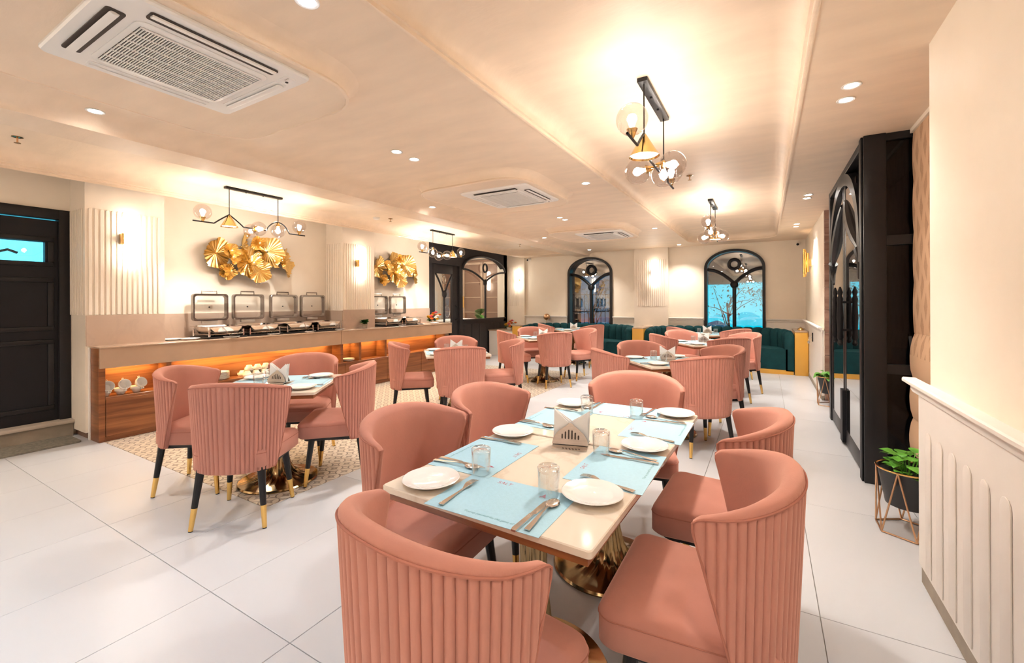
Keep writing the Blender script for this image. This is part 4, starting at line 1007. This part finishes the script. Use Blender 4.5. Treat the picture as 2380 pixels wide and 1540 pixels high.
# wall sconces
def sconce(loc, rz, label):
    s = thing('wall_sconce', label, 'wall lamp', loc, rz, 'glowing capsule sconces')      # local +X leaves the wall
    cap = lambda r, h, n=8: [(r * math.cos(PI * i / n), h - r + r * math.sin(PI * i / n)) for i in range(n + 1)] + [(-r * math.cos(PI * i / n), -h + r - r * math.sin(PI * i / n)) for i in range(n + 1)]
    MB().prism(cap(.058, .27), .075, .105, WX).build('capsule', 'sconce_glow', s, bevel=.006)
    MB().prism([(-.075, -.055), (-.045, -.055), (-.045, .055), (-.075, .055)], 0.0, .085, WX).build('bracket', 'brass', s, bevel=.004)
    MB().box(.0, .085, -.05, .05, -.02, .02).build('arm', 'brass', s)
    return s
sconce((-5.692, 1.885, 1.98), 0, 'glowing white capsule sconce on the first fluted pier by the kitchen door')
sconce((-5.692, 4.84, 1.95), 0, 'glowing white capsule sconce on the second fluted pier of the buffet wall')
sconce((-2.17, 10.071, 1.96), -PI / 2, 'glowing white capsule sconce between the two arched windows')
sconce((-5.72, 10.131, 1.90), -PI / 2, 'glowing white capsule sconce in the far left corner beside the partition')
bs_ = thing('crystal_sconce', 'gilt tube sconce on the side wall near the far right corner', 'wall lamp', (.66, 9.0, 1.97))
B(-.03, 0, -.05, .05, -.06, .06).build('back_plate', 'brass', bs_)
for i, (dy, dx, h) in enumerate(((-.10, -.05, .16), (-.06, -.08, .21), (-.02, -.10, .24), (.02, -.10, .20), (.06, -.08, .23), (.10, -.05, .17))):
    MB().tube([(dx, dy, -h + .02 * (i % 2)), (dx, dy, h - .03 * (i % 2))], .018, 8).build('tube', 'gold_leg', bs_)
light('glow', 'POINT', (-.03, 0, .0), 9, WARM, bs_, .04)

# ================================================================== AIR CONDITIONERS
def make_ac():
    a = thing('ceiling_air_conditioner', '', 'air conditioner', (0, 0, 0), 0, 'ceiling cassette air conditioners')
    h = .385
    def lp(i, z, r=.03): return [(x, y, z) for x, y in rrect(-h + i, h - i, -h + i, h - i, r)]
    MB().loft([lp(0, 0), lp(0, -.012), lp(.006, -.02), lp(.05, -.024), lp(.15, -.026)]).build('panel', 'ac_white', a)
    def l2(i, z): return [(x, y, z) for x, y in rrect(-.255 + i, .255 - i, -.255 + i, .255 - i, .04)]
    MB().loft([l2(0, -.026), l2(.0, -.029), l2(.004, -.032), l2(.03, -.032)]).build('grille_frame', 'ac_white', a)
    g = B(-.215, .215, -.235, .235, -.0335, -.031).build('grille_well', 'ac_dark', a)
    sl_ = MB()
    for i in range(48): sl_.box(-.215, .215, -.233 + .00985 * i, -.229 + .00985 * i, -.038, -.0335)
    for i in range(7): sl_.box(-.217 + .0715 * i, -.212 + .0715 * i, -.235, .235, -.039, -.0335)
    s_ = sl_.build('grille_slats', 'ac_white', a); s_['kind'] = 'stuff'
    for k in range(4):
        r = RZ(90 * k)
        if k % 2 == 0:
            v = MB().prism(rrect(-.245, .245, -.345, -.285, .012), -.0285, -.024, r).build('air_slot', 'ac_dark' if k == 0 else 'ac_white', a)
            MB().loft([[(x, -.318 + .016 * math.sin(q), -.036 + .006 * math.cos(q)) for q in (0, 1.2, 2.2, 3.4, 4.6, 5.6)] for x in (-.235, .235)], xf=r).build('flap', 'ac_white', v)
        else:
            v = MB().prism(rrect(-.245, .245, -.345, -.285, .012), -.0285, -.024, r).build('air_slot', 'ac_dark' if k == 1 else 'ac_white', a)
            MB().loft([[(x, -.325 + y_, z_) for y_, z_ in ((-.012, -.03), (.012, -.028), (.014, -.034), (-.01, -.037))] for x in (-.238, .238)], xf=r).build('flap', 'ac_white', v)
    MB().prism(rrect(.27, .335, .285, .335, .006), -.030, -.022).build('sensor_plate', 'ac_white', a, bevel=.001)
    MB().lathe([(.001, -.032), (.007, -.032), (.008, -.029)], 12, T(.288, .318, 0)).build('sensor_eye', 'black_paint', a)
    for i in range(3): MB().lathe([(.001, -.0312), (.004, -.0312), (.0045, -.029)], 8, T(.305 + .011 * i, .300, 0)).build('indicator', 'brushed_steel', a)
    return a
A0 = make_ac()
for i, yc in enumerate(AC_Y):
    lb = ('white cassette air conditioner nearest the camera in its rounded bulkhead', 'white cassette air conditioner in the second rounded bulkhead', 'farthest white cassette air conditioner near the far wall')[i]
    if i == 0: A0['label'] = lb; A0.location = (-2.315, yc, ZC - .084)
    else: dup(A0, lb, (-2.315, yc, ZC - .084))
# sprinklers, detector, cameras
def sprinkler(x, y, z, label):
    s = thing('sprinkler', label, 'sprinkler', (x, y, z), 0, 'fire sprinklers')
    MB().lathe([(.034, 0), (.034, -.004), (.012, -.01)], 16).build('rosette', 'antique_brass', s)
    MB().tube([(0, 0, -.006), (0, 0, -.045)], .006, 8).build('stem', 'copper_wire', s)
    MB().lathe([(.001, -.045), (.02, -.046), (.02, -.049), (.001, -.049)], 12).build('deflector', 'antique_brass', s)
for x, y, l in ((-5.09, .998, 'brass sprinkler at the left edge of the picture'), (-5.10, 4.95, 'brass sprinkler beside the smoke detector'), (-4.89, 8.73, 'brass sprinkler before the black partition'), (-.69, 4.88, 'brass sprinkler between the two right pendants')): sprinkler(x, y, ZT, l)
sd = thing('smoke_detector', 'round white smoke detector above the second fluted pier', 'detector', (-5.21, 4.765, ZT))
MB().lathe([(.05, 0), (.052, -.015), (.042, -.03), (.022, -.036), (.001, -.037)], 24).build('housing', 'ac_white', sd); MB().lathe([(.036, -.018), (.046, -.022), (.04, -.027)], 24).build('vent_ring', 'brushed_steel', sd)
def cctv(loc, label):
    c = thing('security_camera', label, 'camera', loc, 0, 'wall security cameras')
    MB().lathe([(.035, 0), (.035, .02), (.02, .03)], 16, RX(90)).build('mount', 'ac_white', c)
    MB().tube([(0, -.02, 0), (-.02, -.1, -.03)], .032, 14).build('housing', 'ac_white', c); MB().sphere((-.022, -.105, -.032), .024, 12, 8).build('lens', 'black_paint', c)
cctv((.55, 10.2, 2.45), 'small white security camera in the far right corner'); cctv((-5.40, 10.2, 2.45), 'small white security camera in the far left corner')
ap = thing('access_panel', 'white ceiling speaker disc near the far end of the left tray', 'speaker', (-4.75, 9.2, ZT)); MB().lathe([(.09, 0), (.09, -.006), (.08, -.009), (.001, -.009)], 24).build('disc', 'ac_white', ap)

# ================================================================== GOLD FLOWER PANELS
def ruffle(m, c, r, tilt, folds, seed, depth=.05, cup=.25, a0=0, a1=360, squash=1.0):
    rd = random.Random(seed); nA, nR = 104, 7; ph = rd.uniform(0, 6); rows = []
    X_ = T(*c) @ Matrix.Rotation(math.radians(tilt[0]), 4, 'Y') @ Matrix.Rotation(math.radians(tilt[1]), 4, 'Z')
    full = (a1 - a0) >= 360
    edge = [1 + .06 * math.sin(5 * 2 * PI * j / nA + ph) + rd.uniform(-.02, .02) for j in range(nA + 1)]
    for i in range(nR):
        q = .06 + .94 * i / (nR - 1); row = []
        for j in range(nA if full else nA + 1):
            a = math.radians(a0 + (a1 - a0) * j / nA); rr = r * q * (edge[j] if i == nR - 1 else 1)
            d = depth * q * (.75 * math.sin(3 * a + ph) + .45 * math.sin(folds * a + ph)) + cup * r * (q ** 1.6) + 0.009 * q * math.sin(26 * a + ph * 2)
            row.append((d, rr * math.cos(a), squash * rr * math.sin(a)))
        rows.append(row)
    m.loft(rows, full, False, False, xf=X_)
def flower_panel(y, z, sc_, label):
    w = thing('gold_flower_art', label, 'wall art', (-6.085, y, z), 0, 'gold flower wall panels'); w.scale = (1, sc_, 1)
    spec = [(-.42, .03, .20, (8, 20), 7, 'L'), (.47, -.03, .205, (-8, 40), 8, 'R'), (-.12, .14, .19, (5, 70), 6, 'T'), (.20, .10, .21, (6, 130), 5, 'TR'), (-.02, -.06, .225, (0, 15), 9, 'C'), (-.30, -.20, .105, (0, 0), 6, 's'), (.10, -.17, .155, (10, 0), 7, 'b'), (.06, .20, .095, (0, 0), 5, 's2')]
    for i, (dy, dz, r, tl, fo, _) in enumerate(spec):
        dp_ = .05 + .022 * (i % 4)
        b = MB(); ruffle(b, (dp_, dy, dz), r, tl, fo, i * 3 + 1, .028, .22); bl = b.build('blossom', 'gold_foil', w, angle=70)
    for i, (dy, dz, r) in enumerate(((-.30, .06, .085), (-.28, -.02, .075), (.38, -.02, .08), (.27, -.03, .075), (-.02, -.08, .10), (.06, .20, .06), (-.30, -.20, .055))):
        b = MB(); ruffle(b, (.15, dy, dz), r * 1.15, (0, 30 * i), 6, 40 + i, .022, .5); bl = b.build('inner_blossom', 'gold_foil', w, angle=70)
        MB().sphere((.18, dy, dz), r * .34, 12, 8).build('centre', 'gold_foil', bl)
    bk = MB()
    for dy, dz, _, _, _, _ in spec: bk.tube([(0, dy, dz), (.08, dy, dz)], .008, 6)
    bk.tube([(.006, -.44, .03), (.006, 0, -.05), (.006, .5, -.03)], .006, 6); bk.build('wire_frame', 'gold_leg', w)
flower_panel(3.30, 1.93, 1.0, 'large gold metal flower wall panel above the raised chafing lids')
flower_panel(5.96, 1.93, 1.0, 'gold metal flower wall panel beyond the second fluted pier')

# ================================================================== PLANTS AND FLOWERS
def leaf_shape(m, base, d, size, seed, droop=.3):
    rd = random.Random(seed); d = Vector(d).normalized(); side = d.cross(Vector((0, 0, 1)))
    if side.length < 1e-3: side = Vector((1, 0, 0))
    side.normalize(); up = side.cross(d); b = Vector(base); rows = []
    for t, w in ((0, .03), (.15, .34), (.35, .48), (.6, .42), (.82, .22), (1.0, .02)):
        c = b + d * (t * size) - Vector((0, 0, 1)) * droop * size * t * t
        rows.append([c - side * (w * size) + up * (.10 * size * w), c, c + side * (w * size) + up * (.10 * size * w)])
    m.loft([[tuple(p) for p in r] for r in rows], False)
def planter(x, y, label, seed, n=34, droopy=False):
    p = thing('wire_planter', label, 'planter', (x, y, 0), 0, 'black pots on wire stands'); rd = random.Random(seed)
    hex_t = [(.145 * math.cos(PI / 3 * k), .145 * math.sin(PI / 3 * k), .36) for k in range(6)]; hex_b = [(.155 * math.cos(PI / 3 * k + PI / 6), .155 * math.sin(PI / 3 * k + PI / 6), .006) for k in range(6)]
    for k in range(6):
        MB().tube([hex_b[k], hex_b[(k + 1) % 6]], .0045, 6).build('wire', 'copper_wire', p)
        MB().tube([hex_t[k], hex_b[k]], .0045, 6).build('wire', 'copper_wire', p); MB().tube([hex_t[(k + 1) % 6], hex_b[k]], .0045, 6).build('wire', 'copper_wire', p)
    MB().tube([(.146 * math.cos(2 * PI * k / 32), .146 * math.sin(2 * PI * k / 32), .36) for k in range(32)], .005, 6, True).build('rim_ring', 'brass', p)
    MB().lathe([(.095, .15), (.105, .155), (.14, .355), (.144, .36), (.136, .36), (.132, .34)], 32).build('pot', 'pot_black', p)
    MB().lathe([(.001, .338), (.132, .338), (.132, .33)], 24).build('soil', 'soil', p)
    for i in range(n):
        a = rd.uniform(0, 2 * PI); r = rd.uniform(.0, .11); b = (r * math.cos(a), r * math.sin(a), .34 + rd.uniform(.0, .10)); m_ = MB()
        aa = a + rd.uniform(-.7, .7); leaf_shape(m_, b, (math.cos(aa), math.sin(aa), rd.uniform(-.2 if droopy else .15, .9)), rd.uniform(.055, .095), i, .45)
        m_.tube([(r * .5 * math.cos(a), r * .5 * math.sin(a), .335), b], .0022, 5); m_.build('leaf', 'leaf', p, recalc=False)
planter(.70, 3.30, 'black pot of bright pothos on a copper wire stand beside the roman blind', 5)
planter(.70, 6.80, 'far black pot of trailing pothos on a wire stand past the entrance', 9, 40, True)
cp = thing('counter_plant', 'small dark green potted plant on the buffet before the second pier', 'plant', (-5.60, 4.87, CT), 0)
MB().lathe([(.03, 0), (.042, .005), (.048, .07), (.043, .07), (.04, .05)], 20).build('pot', 'concrete', cp)
rd = random.Random(3)
for i in range(60):
    a = rd.uniform(0, 2 * PI); m_ = MB(); e = rd.uniform(.2, 1.3); leaf_shape(m_, (.015 * math.cos(a), .015 * math.sin(a), .06 + rd.uniform(0, .05)), (math.cos(a), math.sin(a), e), rd.uniform(.05, .09), i, .3); m_.build('leaf', 'leaf_dark', cp, recalc=False)
def bouquet(loc, label, sc_, seed):
    b = thing('flower_arrangement', label, 'flowers', loc); b.scale = (sc_,) * 3; rd = random.Random(seed)
    MB().lathe([(.05, 0), (.07, .005), (.08, .05), (.07, .05)], 20).build('bowl', 'porcelain', b)
    pts = [(.0, .0, .17), (.09, .02, .12), (-.08, .05, .13), (.03, -.10, .12), (-.06, -.08, .11), (.08, .10, .14), (-.02, .11, .13), (.11, -.06, .09), (-.11, -.01, .09), (.02, .05, .19), (.10, .0, .06), (.06, -.12, .07)]
    for i, p in enumerate(pts):
        mt_ = ('petal_orange', 'petal_white', 'petal_yellow', 'petal_pink', 'petal_yellow', 'petal_orange')[i % 6]; m_ = MB(); c = Vector(p)
        for ring in range(3):
            for k in range(6):
                a = 2 * PI * k / 6 + ring * .5; tl = .25 + ring * .45
                leaf_shape(m_, c, (math.cos(a) * math.sin(tl + .2), math.sin(a) * math.sin(tl + .2), math.cos(tl)), .042 + .006 * ring, k, -.1)
        m_.sphere(c + Vector((0, 0, .012)), .016, 8, 6); m_.build('bloom', mt_, b, recalc=False)
    for i in range(26):
        a = rd.uniform(0, 2 * PI); m_ = MB(); leaf_shape(m_, (.05 * math.cos(a), .05 * math.sin(a), .06), (math.cos(a), math.sin(a), rd.uniform(.0, .9)), rd.uniform(.08, .12), i, .3); m_.build('leaf', 'leaf_dark', b, recalc=False)
bouquet((-5.80, 6.78, CT), 'bright mixed flower arrangement at the far end of the buffet', 1.0, 1)
bouquet((-5.55, 9.40, .625), 'mixed flower arrangement on the low white console', 1.1, 2)
gb = thing('globe_lamp', 'shiny copper ball on a thin stem behind the left teal sofa', 'ornament', (-4.86, 10.08, 0))
MB().lathe([(.05, 0), (.055, .01), (.008, .03), (.006, .86)], 16).build('stem', 'brass', gb); MB().sphere((0, 0, .935), .082, 24, 16).build('ball', 'copper_wire', gb)
bell = thing('table_bell', 'small brass bell on the right divider box', 'bell', (.54, 9.55, .785))
MB().lathe([(.05, 0), (.052, .008), (.04, .035), (.015, .05), (.001, .052)], 20).build('dome', 'brass', bell); MB().sphere((0, 0, .058), .01, 8, 6).build('button', 'steel', bell)
hk = thing('wall_hook', 'black wall hook plate with a steel latch on the far right wall', 'hook', (.64, 8.44, .72))
B(-.012, 0, -.03, .03, -.05, .09).build('plate', 'black_paint', hk, bevel=.003); MB().tube([(-.012, 0, .02), (-.05, 0, .02), (-.06, -.06, .015), (-.06, -.07, -.04)], .006, 6).build('arm', 'steel', hk); B(-.075, -.045, -.09, -.05, -.075, -.04).build('latch', 'brushed_steel', hk)
lp_ = thing('lounge_plant', 'broad-leaved plant seen at the right of the partition window', 'plant', (-6.75, 9.85, 0))
MB().lathe([(.12, 0), (.16, .7), (.13, .7)], 20).build('pot', 'pot_black', lp_)
for i in range(9):
    a = 2 * PI * i / 9; m_ = MB(); leaf_shape(m_, (0, 0, .72 + .04 * i), (math.cos(a), math.sin(a), .9), .28, i, .3); m_.build('leaf', 'leaf', lp_, recalc=False)
